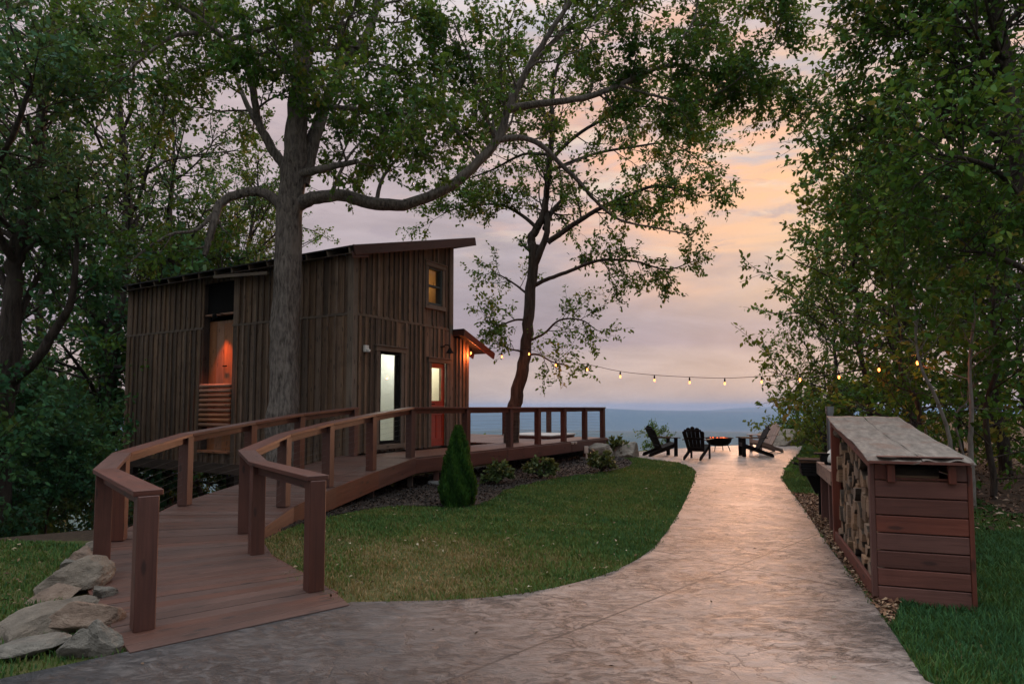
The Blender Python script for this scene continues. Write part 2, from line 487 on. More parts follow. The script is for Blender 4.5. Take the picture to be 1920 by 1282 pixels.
def build_ground():
    n = 360
    t = np.linspace(-1, 1, n)
    xs = np.sinh(t * 8.2) / math.sinh(8.2) * 9000 + t * 18
    t2 = np.linspace(0, 1, n)
    ys = -40 + t2 * 70 + np.sinh(t2 * 8.4) / math.sinh(8.4) * 10700
    X, Y = np.meshgrid(xs, ys)
    Z = ground_z(X, Y)
    V = np.stack([X, Y, Z], -1).reshape(-1, 3)
    i, j = np.meshgrid(np.arange(n - 1), np.arange(n - 1), indexing='ij')
    a = (i * n + j).ravel()
    F = np.stack([a, a + 1, a + n + 1, a + n], -1).ravel()
    m, nt, b = new_mat('ground_soil_and_turf')
    geo = nt.nodes.new('ShaderNodeNewGeometry'); pos = geo.outputs['Position']
    n1 = noise(nt, pos, .55, 5, .6, .4); n2 = noise(nt, pos, 14, 5, .65); n3 = noise(nt, pos, .012, 5, .6)
    turf = ramp(nt, mth(nt, 'ADD', mth(nt, 'MULTIPLY', n1, .6), mth(nt, 'MULTIPLY', n2, .4)), [(.36, (.035, .045, .012)), (.5, (.055, .06, .02)), (.6, (.11, .085, .04)), (.7, (.15, .105, .055))])
    soil = ramp(nt, n2, [(.3, (.02, .014, .010)), (.6, (.05, .034, .024)), (.8, (.09, .06, .04))])
    sp = nt.nodes.new('ShaderNodeSeparateXYZ'); lnk(nt, pos, sp.inputs[0])
    # leaf covered woodland soil away from the mown lawn
    wood_l = mth(nt, 'MULTIPLY', mth(nt, 'LESS_THAN', mth(nt, 'ADD', sp.outputs[0], mth(nt, 'MULTIPLY', n1, 1.2)), -5.6), 1.0)
    wood_y = mth(nt, 'MULTIPLY', mth(nt, 'GREATER_THAN', mth(nt, 'ADD', sp.outputs[1], mth(nt, 'MULTIPLY', n1, 2.0)), 8.6), 1.0)
    wr = mth(nt, 'GREATER_THAN', mth(nt, 'ADD', mth(nt, 'MULTIPLY_ADD', sp.outputs[1], -.42, sp.outputs[0]), mth(nt, 'MULTIPLY', n1, 1.6)), 3.9)
    wl = mth(nt, 'MULTIPLY', mth(nt, 'LESS_THAN', sp.outputs[0], -2.9), 1.0)
    msk = mth(nt, 'MAXIMUM', mth(nt, 'MULTIPLY', mth(nt, 'MAXIMUM', wl, wr), wood_y), mth(nt, 'MULTIPLY', wood_l, mth(nt, 'GREATER_THAN', sp.outputs[1], 7.0)))
    near_c = mixc(nt, msk, turf, soil)
    forest = ramp(nt, n3, [(.3, (.022, .035, .018)), (.5, (.035, .05, .022)), (.62, (.05, .06, .028)), (.72, (.12, .12, .06))])
    farm = mth(nt, 'GREATER_THAN', sp.outputs[1], 90)
    lnk(nt, mixc(nt, farm, near_c, forest), b.inputs['Base Color'])
    b.inputs['Roughness'].default_value = .95; b.inputs['Specular IOR Level'].default_value = .1
    bump(nt, b, n2, .6, .03)
    g = np_mesh('ground', V, F, np.full(len(a), 4), m, smooth=True)
    tag(g, kind='structure')


build_ground()


def catmull(pts, n=8):
    P = [np.array(tuple(p), float) for p in pts]
    P = [2 * P[0] - P[1]] + P + [2 * P[-1] - P[-2]]
    out = []
    for i in range(1, len(P) - 2):
        for k in range(n):
            t = k / n
            out.append(.5 * ((2 * P[i]) + (-P[i - 1] + P[i + 1]) * t + (2 * P[i - 1] - 5 * P[i] + 4 * P[i + 1] - P[i + 2]) * t * t + (-P[i - 1] + 3 * P[i] - 3 * P[i + 1] + P[i + 2]) * t ** 3))
    out.append(P[-2])
    return out


# ------------------------------------------------------------------ stamped concrete path and patio
left_px = [(236, 1228), (660, 1133), (840, 1129), (960, 1119), (1060, 1101), (1150, 1074), (1220, 1034), (1263, 980), (1290, 930), (1303, 893), (1298, 880), (1272, 869), (1235, 864), (1180, 856)]
right_px = [(1735, 1282), (1640, 1140), (1560, 1035), (1500, 945), (1470, 905), (1470, 888), (1483, 866), (1499, 850), (1508, 833)]
lp = [gz(*p) for p in left_px]; rp = [gz(*p) for p in right_px]
far_edge = [gz(1420, 834.0), gz(1320, 838.5), gz(1240, 843.5), gz(1165, 851)]
PATH = [(p[0], p[1]) for p in catmull([rp[0]] + rp[1:], 6)]
PATH += [(p.x, p.y) for p in far_edge]
PATH += [(p[0], p[1]) for p in reversed([np.array(tuple(lp[0]))] + catmull(lp[1:], 6))]
PATH += [tuple(gz(0, 1279))[:2], (-5.2, 2.75), (-13, 1.2), (-13, -9), (4.6, -9), (3.3, 1.0)]


def in_poly(x, y, poly):
    x = np.asarray(x); y = np.asarray(y); r = np.zeros(x.shape, bool); n = len(poly); j = n - 1
    for i in range(n):
        xi, yi = poly[i]; xj, yj = poly[j]
        c_ = ((yi > y) != (yj > y)) & (x < (xj - xi) * (y - yi) / ((yj - yi) or 1e-12) + xi)
        r ^= c_; j = i
    return r


def slab(name, poly, z0, z1, mat):
    bm = bmesh.new()
    vs = [bm.verts.new((p[0], p[1], z1)) for p in poly]
    es = [bm.edges.new((vs[i], vs[(i + 1) % len(vs)])) for i in range(len(vs))]
    bmesh.ops.triangle_fill(bm, edges=es, use_beauty=True)
    for f in bm.faces:
        if f.normal.z < 0: f.normal_flip()
    r = bmesh.ops.extrude_edge_only(bm, edges=[e for e in bm.edges if e.is_boundary])
    for v in [g for g in r['geom'] if isinstance(g, bmesh.types.BMVert)]: v.co.z = z0
    bmesh.ops.recalc_face_normals(bm, faces=bm.faces[:])
    me = bpy.data.meshes.new(name); bm.to_mesh(me); bm.free(); me.materials.append(mat)
    o = bpy.data.objects.new(name, me); col.objects.link(o)
    return o


def path_material():
    m, nt, b = new_mat('stamped_concrete')
    geo = nt.nodes.new('ShaderNodeNewGeometry'); pos = geo.outputs['Position']
    warp = noise(nt, pos, 1.3, 4, .6)
    big = noise(nt, pos, .8, 5, .6, .8)
    mid = noise(nt, mapping(nt, pos, (1, 1.0, 1), rot=(0, 0, .4)), 4.5, 8, .68, 1.1)
    fine = noise(nt, pos, 38, 5, .7, .3)
    rid = nt.nodes.new('ShaderNodeTexNoise'); rid.noise_type = 'RIDGED_MULTIFRACTAL'
    rid.inputs['Scale'].default_value = 1.7; rid.inputs['Detail'].default_value = 6; rid.inputs['Roughness'].default_value = .55; rid.inputs['Distortion'].default_value = .8
    lnk(nt, mapping(nt, pos, (1, 1.3, 1), rot=(0, 0, -.5)), rid.inputs['Vector'])
    rv = rid.outputs['Fac']
    vo = nt.nodes.new('ShaderNodeTexVoronoi'); vo.feature = 'DISTANCE_TO_EDGE'; vo.inputs['Scale'].default_value = 1.15; vo.inputs['Randomness'].default_value = 1.0
    vm = nt.nodes.new('ShaderNodeVectorMath'); vm.operation = 'ADD'
    n_v = nt.nodes.new('ShaderNodeTexNoise'); n_v.inputs['Scale'].default_value = 2.2; n_v.inputs['Detail'].default_value = 6; lnk(nt, pos, n_v.inputs['Vector'])
    lnk(nt, pos, vm.inputs[0]); sc_ = nt.nodes.new('ShaderNodeVectorMath'); sc_.operation = 'SCALE'; sc_.inputs['Scale'].default_value = .9
    lnk(nt, n_v.outputs['Color'], sc_.inputs[0]); lnk(nt, sc_.outputs[0], vm.inputs[1]); lnk(nt, vm.outputs[0], vo.inputs['Vector'])
    crack = mth(nt, 'MULTIPLY', ramp(nt, vo.outputs['Distance'], [(.0, 1.0), (.014, 0.0)]), ramp(nt, big, [(.52, 0.0), (.6, .8)]))
    slate = noise(nt, mapping(nt, pos, (1, 2.0, 1), rot=(0, 0, .45)), 3.2, 9, .72, 1.6)
    streak = noise(nt, mapping(nt, pos, (2.0, 3.4, 2), rot=(0, 0, .55)), 2.2, 9, .74, 1.8)
    c1 = ramp(nt, mth(nt, 'ADD', mth(nt, 'MULTIPLY', slate, .5), mth(nt, 'MULTIPLY', big, .5)), [(.34, (.075, .057, .051)), (.44, (.170, .130, .114)), (.53, (.26, .20, .175)), (.66, (.38, .295, .26))])
    patch = ramp(nt, noise(nt, mapping(nt, pos, (1, 1, 1), loc=(5.5, 2.5, 0)), .95, 5, .6, .7), [(.38, .12), (.54, 1.0)])
    crev = mth(nt, 'MULTIPLY', ramp(nt, streak, [(.435, 1.0), (.53, 0.0)]), ramp(nt, mid, [(.46, 1.0), (.64, .2)]))
    crev = mth(nt, 'MULTIPLY', crev, patch)
    c2 = mixc(nt, mth(nt, 'MULTIPLY', crev, .95), c1, (.030, .024, .023))
    pits = mth(nt, 'MULTIPLY', ramp(nt, fine, [(.54, 0.0), (.66, .8)]), ramp(nt, slate, [(.40, 1.0), (.55, .1)]))
    c3 = mixc(nt, mth(nt, 'MULTIPLY', pits, patch), c2, (.035, .028, .028))
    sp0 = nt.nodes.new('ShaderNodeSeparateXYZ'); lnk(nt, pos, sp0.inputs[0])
    # tree shade and vignette painted into the near left, with some darker stain
    shade_stain = mth(nt, 'ADD', mth(nt, 'MULTIPLY_ADD', sp0.outputs[0], -.42, .36), mth(nt, 'MULTIPLY', mth(nt, 'SUBTRACT', 4.6, sp0.outputs[1]), .22))
    shade_stain = mth(nt, 'ADD', shade_stain, mth(nt, 'MULTIPLY', mth(nt, 'SUBTRACT', big, .5), 1.1))
    dark = ramp(nt, shade_stain, [(.0, 0.0), (.8, .9)])
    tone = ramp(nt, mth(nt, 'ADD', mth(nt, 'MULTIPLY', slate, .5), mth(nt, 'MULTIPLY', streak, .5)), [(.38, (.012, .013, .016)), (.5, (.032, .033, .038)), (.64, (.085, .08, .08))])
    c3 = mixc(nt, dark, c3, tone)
    ln_ = noise(nt, mapping(nt, pos, (1, 1.5, 1), loc=(3.3, 8.1, 0), rot=(0, 0, -.3)), 1.5, 7, .62, .9)
    thin_l = mth(nt, 'MULTIPLY', ramp(nt, mth(nt, 'ABSOLUTE', mth(nt, 'SUBTRACT', ln_, .5)), [(.0, 1.0), (.010, 0.0)]), ramp(nt, noise(nt, pos, 1.9, 3, .5), [(.51, 0.0), (.57, .9)]))
    crack = mth(nt, 'MAXIMUM', crack, thin_l)
    c4 = mixc(nt, mth(nt, 'MULTIPLY', crack, .8), c3, (.035, .028, .027))
    # saw cut joints
    sp = nt.nodes.new('ShaderNodeSeparateXYZ'); lnk(nt, pos, sp.inputs[0])
    jn = None
    for (p, q) in JOINTS:
        dx, dy = q[0] - p[0], q[1] - p[1]; L = math.hypot(dx, dy)
        dist = mth(nt, 'ABSOLUTE', mth(nt, 'ADD', mth(nt, 'MULTIPLY', sp.outputs[0], -dy / L), mth(nt, 'MULTIPLY', sp.outputs[1], dx / L)), None)
        off = -(-dy / L * p[0] + dx / L * p[1])
        dist = mth(nt, 'ABSOLUTE', mth(nt, 'ADD', mth(nt, 'ADD', mth(nt, 'MULTIPLY', sp.outputs[0], -dy / L), mth(nt, 'MULTIPLY', sp.outputs[1], dx / L)), off))
        k = mth(nt, 'LESS_THAN', dist, .011)
        jn = k if jn is None else mth(nt, 'MAXIMUM', jn, k)
    c5 = mixc(nt, mth(nt, 'MULTIPLY', jn, .9), c4, (.035, .028, .027))
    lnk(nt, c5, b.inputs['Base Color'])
    lnk(nt, ramp(nt, slate, [(.3, .42), (.7, .66)]), b.inputs['Roughness'])
    b.inputs['Specular IOR Level'].default_value = .42
    hgt = mth(nt, 'ADD', mth(nt, 'MULTIPLY', rv, .2), mth(nt, 'ADD', mth(nt, 'MULTIPLY', slate, 1.1), mth(nt, 'MULTIPLY', fine, .16)))
    hgt = mth(nt, 'SUBTRACT', hgt, mth(nt, 'MULTIPLY', crev, .25))
    hgt = mth(nt, 'SUBTRACT', hgt, mth(nt, 'ADD', mth(nt, 'MULTIPLY', crack, .25), mth(nt, 'MULTIPLY', jn, .6)))
    bump(nt, b, hgt, .9, .04)
    return m


JOINTS = [(gz(975, 1228)[:2], gz(1530, 1006)[:2]), (gz(1220, 1034)[:2], gz(1620, 1112)[:2]), (gz(1330, 905)[:2], gz(1500, 945)[:2])]
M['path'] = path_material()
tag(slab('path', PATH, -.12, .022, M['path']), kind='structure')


def haze_box():
    mb = MB(); mb.box(-9400, 9400, -400, 11200, -275, 48)
    m = bpy.data.materials.new('valley_air'); m.use_nodes = True; nt = m.node_tree; nt.nodes.clear()
    out = nt.nodes.new('ShaderNodeOutputMaterial'); v = nt.nodes.new('ShaderNodeVolumePrincipled')
    v.inputs['Color'].default_value = (.34, .54, .88, 1); v.inputs['Density'].default_value = .000105; v.inputs['Anisotropy'].default_value = 0.0
    lnk(nt, v.outputs[0], out.inputs['Volume'])
    o = mb.build('haze', m); o.visible_shadow = True
    tag(o, kind='stuff')


haze_box()
# ------------------------------------------------------------------ the house
UX, UY = .5132, .8583
HOUSE_RZ = math.atan2(UY, UX)
C0 = Vector((-3.23, 12.99, 0.0))
HX, HY = 3.33, 8.28          # front width, depth along the shady side
house = empty('tiny_house', C0, HOUSE_RZ, 'brown board and batten tiny house on stilts with a single pitch roof', 'house')


def hw(x, y, z):
    """house coordinates to world"""
    return Vector((C0.x + UX * x - UY * y, C0.y + UY * x + UX * y, z))


SLOPE = .262


def roof_z(x): return 4.70 + SLOPE * x


def wall_boards(mb, axis, a0, a1, z0, z1f, holes, batten=.19, thick=.03):
    """vertical boards with battens on the plane; axis 'x' = front (faces -y), 'y' = side (faces -x)"""
    def put(a, b, z0_, z1_, d0, d1, rnd=None):
        if b - a < .004 or z1_ - z0_ < .01: return
        if axis == 'x': mb.box(a, b, -d1, -d0, z0_, z1_, rnd)
        else: mb.box(-d1, -d0, a, b, z0_, z1_, rnd)

    def spans(a, b, lo, hi):
        iv = [(lo, hi)]
        for (h0, h1, hz0, hz1) in holes:
            if b <= h0 + .001 or a >= h1 - .001: continue
            nv = []
            for (p, q) in iv:
                if hz0 > p: nv.append((p, min(q, hz0)))
                if hz1 < q: nv.append((max(p, hz1), q))
            iv = [t for t in nv if t[1] > t[0]]
        return iv
    cuts = sorted({a0, a1, *[h[0] for h in holes if a0 < h[0] < a1], *[h[1] for h in holes if a0 < h[1] < a1]})
    x = a0; edges = [a0]
    while x < a1 - .05:
        x = min(a1, x + batten * random.uniform(.9, 1.1)); edges.append(x)
    edges[-1] = a1
    alle = sorted(set(edges + cuts))
    for p, q in zip(alle[:-1], alle[1:]):
        for (lo, hi) in spans(p, q, z0, min(z1f(p), z1f(q))):
            put(p, q, lo, hi, 0, thick)
    for e in edges[1:-1]:
        w = random.uniform(.05, .068)
        if any(abs(e - h) < .06 for hh in holes for h in hh[:2]): continue
        for (lo, hi) in spans(e - w / 2, e + w / 2, z0 - .012, min(z1f(e - w), z1f(e + w)) - .003):
            put(e - w / 2, e + w / 2, lo, hi, thick, thick + .032 + random.uniform(0, .008))


TW = (.74, 1.42, .78, 2.74)      # tall window
DR = (2.50, 3.10, .62, 2.60)     # front door
UW = (2.36, 2.90, 3.98, 4.86)    # upper window
TZ = 3.45
# front wall in two tiers with the band between them
mb = MB()
wall_boards(mb, 'x', .0, HX, .62, lambda x: TZ - .03, [(TW[0] - .02, TW[1] + .02, TW[2] - .02, TW[3] + .02), (DR[0] - .02, DR[1] + .02, 0, DR[3] + .02)], .168)
wall_boards(mb, 'x', .0, HX, TZ + .03, lambda x: roof_z(x) - .02, [(UW[0] - .02, UW[1] + .02, UW[2] - .02, UW[3] + .02)], .168)
mb.build('front_wall', M['siding'], house, bevel=.004)
mb = MB(); AL = (3.79, 4.93, .53, 4.52)
wall_boards(mb, 'y', .0, HY, .22, lambda x: TZ - .03, [AL], .21)
wall_boards(mb, 'y', .0, HY, TZ + .03, lambda x: 4.68, [AL], .21)
mb.build('side_wall', M['siding'], house, bevel=.004)
mb = MB()   # far walls and the core that keeps light out
mb.box(HX - .03, HX, .0, HY, .3, 5.50); mb.box(0, HX, HY - .03, HY, .3, 4.7)
mb.build('back_wall', M['siding'], house)
mb = MB()
mb.box(-.048, HX + .01, -.05, -.0, TZ - .03, TZ + .03); mb.box(-.05, -.0, .003, AL[0], TZ - .03, TZ + .03); mb.box(-.05, 0, AL[1], HY, TZ - .03, TZ + .03)
e = .0
x = .12
mb.build('trim_band', M['trim'], house, bevel=.005)
mb = MB()
mb.box(-.062, .075, -.062, -.031, .62, 4.66); mb.box(-.063, -.031, -.06, .10, .3, 4.66)
mb.build('corner_board', M['trim'], house, bevel=.006)
mb = MB()
mb.box(HX - .09, HX + .035, -.062, -.031, .62, roof_z(HX) - .06)
mb.build('corner_board', M['trim'], house, bevel=.006)
# roof: sheet, fascia, rafter tails
OL, OR_, OF, OB = .30, .60, .30, .95
roof_mb = MB()


def roofpt(x, y, dz=0): return (x, y, roof_z(x) + dz)


ax = Vector((1, 0, SLOPE)).normalized(); az_ = ax.cross(Vector((0, 1, 0)))
xm = (-OL + HX + OR_) / 2; L = (HX + OR_ + OL) / ax.x
roof_mb.obox((xm, (HY + OB - OF) / 2, roof_z(xm) + .125), ax, (0, 1, 0), az_, L, HY + OB + OF, .03)
roof = roof_mb.build('roof', M['roof_metal'], house)
for yy in np.linspace(-.14, HY + OB - .1, 16):
    mb = MB(); x0, x1 = -OL + .03, .2
    mb.beam((x0, yy, roof_z(x0) + .045), (x1, yy, roof_z(x1) + .045), .045, .13)
    mb.build('rafter_tail', M['trim'], roof, bevel=.004)
mb = MB()
x0, x1 = -OL - .01, HX + OR_
mb.beam((x0, -OF - .022, roof_z(x0) + .03), (x1, -OF - .022, roof_z(x1) + .03), .04, .20)
mb.beam((-.33, -OF + .02, roof_z(-.3) - .07), (.12, -OF + .02, roof_z(.1) - .07), .04, .13)
mb.build('rake_board', M['rail'], roof, bevel=.006)
mb = MB(); mb.beam((HX + OR_ + .02, -OF, roof_z(HX + OR_) + .03), (HX + OR_ + .02, HY + OB, roof_z(HX + OR_) + .03), .04, .18)
mb.build('fascia', M['rail'], roof)
mb = MB(); mb.obox((xm, (HY - .1) / 2, roof_z(xm) - .012), ax, (0, 1, 0), az_, L - .1, HY + .4, .02)
mb.build('soffit', M['dark_wood'], roof)
mb = MB()
mb.beam((-.20, 2.4, 4.50), (-.24, 4.25, 4.60), .04, .07)
mb.build('bracing_beam', M['trim'], house)


def window(name, o, sash_w, mat_pane, depth, mull, case=.10, head=True, sash_mat=None):
    x0, x1, z0, z1 = o
    mb = MB(); y0 = -.075
    mb.box(x0 - case, x0 - .0, y0, -.03, z0 - .02, z1 + .0); mb.box(x1, x1 + case, y0, -.03, z0 - .02, z1 + .0)
    mb.box(x0 - case - .03, x1 + case + .03, y0 - .015, -.03, z1, z1 + case)
    if head: mb.box(x0 - case - .06, x1 + case + .06, y0 - .04, -.03, z1 + case, z1 + case + .025)
    mb.box(x0 - case - .02, x1 + case + .02, y0 - .02, -.03, z0 - .02 - case, z0 - .02)
    w = mb.build(name, M['trim'], house, bevel=.004)
    mb = MB()
    for (a, b, c, d) in ((x0 - .04, x0 - .001, z0 - .04, z1 + .04), (x1 + .001, x1 + .04, z0 - .04, z1 + .04), (x0 - .001, x1 + .001, z0 - .04, z0 - .001), (x0 - .001, x1 + .001, z1 + .001, z1 + .04)):
        mb.box(a, b, .002, .14, c, d)
    mb.build('jamb', M['trim'], w)
    mb = MB()
    for (a, b, c, d) in ((x0, x0 + sash_w, z0, z1), (x1 - sash_w, x1, z0, z1), (x0 + sash_w, x1 - sash_w, z0, z0 + sash_w), (x0 + sash_w, x1 - sash_w, z1 - sash_w, z1)):
        mb.box(a, b, -.045, depth, c, d)
    for (a, b, c, d) in mull: mb.box(a, b, -.035, depth - .002, c, d)
    mb.build('sash', sash_mat or M['black_metal'], w)
    mb = MB(); mb.box(x0 + .004, x1 - .004, depth - .012, depth - .006, z0 + .004, z1 - .004)
    mb.build('pane', mat_pane, w)
    return w


def glass():
    m, nt, b = new_mat('window_glass')
    nt.nodes.remove(b)
    gl = nt.nodes.new('ShaderNodeBsdfGlossy'); gl.inputs['Roughness'].default_value = .02; gl.inputs['Color'].default_value = (.9, .9, .9, 1)
    tr = nt.nodes.new('ShaderNodeBsdfTransparent'); tr.inputs[0].default_value = (.92, .95, .92, 1)
    fr = nt.nodes.new('ShaderNodeFresnel'); fr.inputs[0].default_value = 1.45
    geo = nt.nodes.new('ShaderNodeNewGeometry')
    fac = mth(nt, 'MULTIPLY', fr.outputs[0], mth(nt, 'SUBTRACT', 1.0, geo.outputs['Backfacing']))
    mx = nt.nodes.new('ShaderNodeMixShader'); lnk(nt, fac, mx.inputs[0]); lnk(nt, tr.outputs[0], mx.inputs[1]); lnk(nt, gl.outputs[0], mx.inputs[2])
    lnk(nt, mx.outputs[0], nt.nodes['Material Output'].inputs[0])
    return m


M['glass'] = glass()
M['slate_frame'] = plain('slate_window_frame', (.05, .065, .065), .5, 0, 6, .15)
M['inner_wall'] = plain('cream_shiplap', (.78, .77, .73), .8, 0, 3, .06, .05)
M['inner_wood'] = wood('pine_lining', (.42, .25, .11), (.58, .36, .17), (.68, .45, .23), .6, .2)
M['lamp_glow'] = emis('warm_lamp', (1, .72, .38), 9)
M['bulb'] = emis('filament_glow', (1, .30, .07), 3.2)
window('tall_window', TW, .055, M['glass'], .06, [])
uz = (UW[2] + UW[3]) / 2
window('upper_window', UW, .04, M['glass'], .05, [(UW[0] + .04, UW[1] - .04, uz - .02, uz + .02)], sash_mat=M['slate_frame'])
# rooms seen through the panes
mb = MB()
mb.box(.25, 2.2, 1.35, 1.38, .64, 3.0); mb.box(.22, .25, .09, 1.38, .64, 3.0); mb.box(2.2, 2.23, .09, 1.38, .64, 3.0)
mb.box(.22, 2.23, .09, 1.4, 3.0, 3.03)
for k in range(14): mb.box(.26, 2.19, 1.343, 1.349, .66 + k * .165, .66 + k * .165 + .155)
mb.box(.22, 2.23, .09, 1.4, .60, .638)
mb.build('living_room', M['inner_wall'], house)
mb = MB()
mb.box(2.26, 3.25, 1.6, 1.63, .64, 3.0); mb.box(2.235, 2.26, .09, 1.63, .64, 3.0); mb.box(3.25, 3.28, .09, 1.63, .64, 3.0); mb.box(2.24, 3.28, .09, 1.63, 3.0, 3.03)
mb.box(2.24, 3.28, .09, 1.63, .6, .638)
mb.build('entry_hall', M['inner_wall'], house)
mb = MB(); mb.box(2.78, 3.2, 1.53, 1.60, .64, 1.55); mb.box(2.62, 2.70, 1.5, 1.60, .64, 2.3)
mb.build('hall_cabinet', M['pale'], house)
mb = MB()
mb.box(1.5, 3.27, 1.5, 1.53, 3.5, 5.4); mb.box(1.47, 1.5, .09, 1.53, 3.5, 5.0); mb.box(3.25, 3.28, .09, 1.53, 3.5, 5.4); mb.box(1.47, 3.28, .09, 1.53, 3.47, 3.5)
for k in range(7): mb.box(1.55 + k * .24, 1.56 + k * .24, 1.47, 1.5, 3.5, 5.35)
mb.box(2.2, 2.26, 1.2, 1.26, 3.5, 5.2)
mb.build('loft_room', M['inner_wood'], house)


def lamp_ball(name, p, r, mat, parent):
    mb = MB(); mb.lathe([(.001, -r)] + [(r * math.cos(a), r * math.sin(a)) for a in np.linspace(-1.3, 1.3, 7)] + [(.001, r)], 12, p)
    return mb.build(name, mat, parent, smooth=True)


def lamp_light(name, p, power, c, size=.05, parent=None):
    ld = bpy.data.lights.new(name, 'POINT'); ld.energy = power; ld.color = c; ld.shadow_soft_size = size
    o = bpy.data.objects.new(name, ld); col.objects.link(o); o.location = p; o.parent = parent
    return o


for nm, p, pw, c in (('ceiling_lamp', (1.7, .6, 2.88), 19, (1, .99, .93)), ('hall_lamp', (2.8, .8, 2.88), 20, (1, .86, .62)), ('loft_lamp', (2.9, 1.0, 4.72), 4.5, (1, .60, .26))):
    lamp_ball(nm, p, .045, M['lamp_glow'], house); lamp_light(nm + '_light', (p[0], p[1], p[2] - .09), pw, c, .06, house)

# front door
mb = MB(); y0 = -.078
mb.box(DR[0] - .10, DR[0] - .0, y0, -.03, .61, DR[3] + .0); mb.box(DR[1], DR[1] + .10, y0, -.03, .61, DR[3] + .0)
mb.box(DR[0] - .13, DR[1] + .13, y0 - .015, -.03, DR[3], DR[3] + .10); mb.box(DR[0] - .16, DR[1] + .16, y0 - .04, -.03, DR[3] + .10, DR[3] + .125)
for (a, b, c, d) in ((DR[0] - .08, DR[0] + .02, .61, 2.66), (DR[1] - .02, DR[1] + .08, .61, 2.66), (DR[0] + .02, DR[1] - .02, 2.56, 2.66)): mb.box(a, b, .047, .16, c, d)
door_frame = mb.build('door_frame', M['trim'], house, bevel=.004)
mb = MB(); d0, d1 = .0, .045; a, b_ = DR[0] + .004, DR[1] - .004
mb.box(a, a + .085, d0, d1, .63, 2.585); mb.box(b_ - .085, b_, d0, d1, .63, 2.585)
for (z0, z1) in ((.63, .82), (1.36, 1.44), (1.56, 1.70), (2.48, 2.585)): mb.box(a + .085, b_ - .085, d0, d1, z0, z1)
mb.box(a + .085, b_ - .085, d0 + .02, d1 - .01, .82, 1.56); mb.box((a + b_) / 2 - .03, (a + b_) / 2 + .03, d0 + .004, d1 - .01, .82, 1.36)
mb.box(a + .05, b_ - .05, d0 - .03, d0, 1.555, 1.585)
door = mb.build('front_door', M['door_red'], house, bevel=.004)
mb = MB(); mb.box(a + .085, b_ - .085, .02, .026, 1.70, 2.48); mb.build('pane', M['glass'], door)
mb = MB(); mb.tube([(a + .05, -.0, 1.62), (a + .05, -.055, 1.62), (a + .13, -.06, 1.62)], .011, 8); mb.lathe([(.001, 0), (.028, 0), (.028, .012), (.001, .012)], 12, (a + .05, -.012, 1.61)); mb.build('handle', M['black_metal'], door)
# barn lamp over the door, small grey box by the tall window
mb = MB(); c = Vector((2.93, -.06, 3.0))
mb.tube([c, c + Vector((0, -.10, .05)), c + Vector((0, -.2, .02)), c + Vector((0, -.22, -.04))], .012, 8)
mb.lathe([(.055, 0), (.055, .02), (.001, .02)], 14, (2.93, -.055, 2.99))
mb.lathe([(.10, -.12), (.095, -.11), (.06, -.07), (.035, -.03), (.03, .0), (.001, .0)], 18, (2.93, -.28, 2.96))
mb.build('barn_lamp', M['black_metal'], house, smooth=True)
mb = MB(); mb.box(.24, .35, -.12, -.06, 2.68, 2.82); mb.lathe([(.001, 0), (.04, 0), (.045, .05), (.001, .06)], 12, (.30, -.15, 2.68)); mb.build('sensor_box', M['pale'], house, bevel=.006)
mb = MB(); mb.lathe([(.001, 0), (.035, 0), (.05, .07), (.001, .08)], 12, (-.10, 1.6, 2.95)); mb.box(-.08, -.05, 1.57, 1.63, 2.97, 3.05); mb.build('camera_pod', M['black_metal'], house)

# recess on the shady side: lined, lit from its ceiling lamp, with a log slat guard
mb = MB(); y0, y1 = AL[0], AL[1]; dpt = .15
for k in range(4):
    w = (y1 - y0) / 4
    if k < 2: mb.box(dpt, dpt + .03, y0 + k * w + .004, y0 + (k + 1) * w - .004, .53, 3.62)
    else: mb.box(dpt, dpt + .03, y0 + k * w + .004, y0 + (k + 1) * w - .004, .53, 3.62)
mb.box(-.10, dpt, y0, y1, .48, .53); mb.box(.02, dpt, y0, y1, 3.74, 3.78)
recess = mb.build('recess', M['recess'], house)
mb = MB(); mb.box(0.0, dpt, y0 - .03, y0, .22, 4.62); mb.build('recess_side', M['dark_wood'], recess)
mb = MB(); mb.box(0.0, dpt, y1, y1 + .03, .22, 4.62); mb.build('recess_side', M['dark_wood'], recess)
mb = MB(); mb.box(dpt - .022, dpt - .002, y0 + .06, y0 + .54, .56, 3.55); mb.build('recess_door', M['recess'], recess, bevel=.004)
mb = MB(); mb.tube([(dpt - .02, y0 + .48, 2.52), (dpt - .08, y0 + .48, 2.52), (dpt - .08, y0 + .34, 2.52)], .014, 8); mb.build('handle', M['black_metal'], recess)
mb = MB(); mb.box(.09, dpt, y0 + .001, y1 - .001, 3.785, 4.6); mb.build('recess_void_panel', M['black_metal'], recess)  # black panel, paints the unlit depth of the upper opening
mb = MB()
for k in range(9):
    z = 1.13 + k * .115
    mb.tube([(-.045, y0 + .01, z), (-.045, (y0 + y1) / 2, z + random.uniform(-.006, .006)), (-.045, y1 - .01, z)], [.052, .049, .052], 10)
mb.build('slat_guard', M['recess'], house, smooth=True)
lamp_ball('recess_lamp', (-.20, y0 + .46, 3.70), .022, M['lamp_glow'], recess)
mb = MB(); mb.lathe([(.001, .14), (.045, .14), (.05, .0), (.046, .0), (.04, .13), (.001, .135)], 14, (-.20, y0 + .46, 3.60)); mb.box(-.20, .09, y0 + .44, y0 + .48, 3.738, 3.752); mb.build('recess_shade', M['black_metal'], recess, smooth=True)
sl_ = bpy.data.lights.new('recess_spot', 'SPOT'); sl_.energy = 95; sl_.color = (1, .20, .06); sl_.spot_size = R(64); sl_.spot_blend = .8; sl_.shadow_soft_size = .04
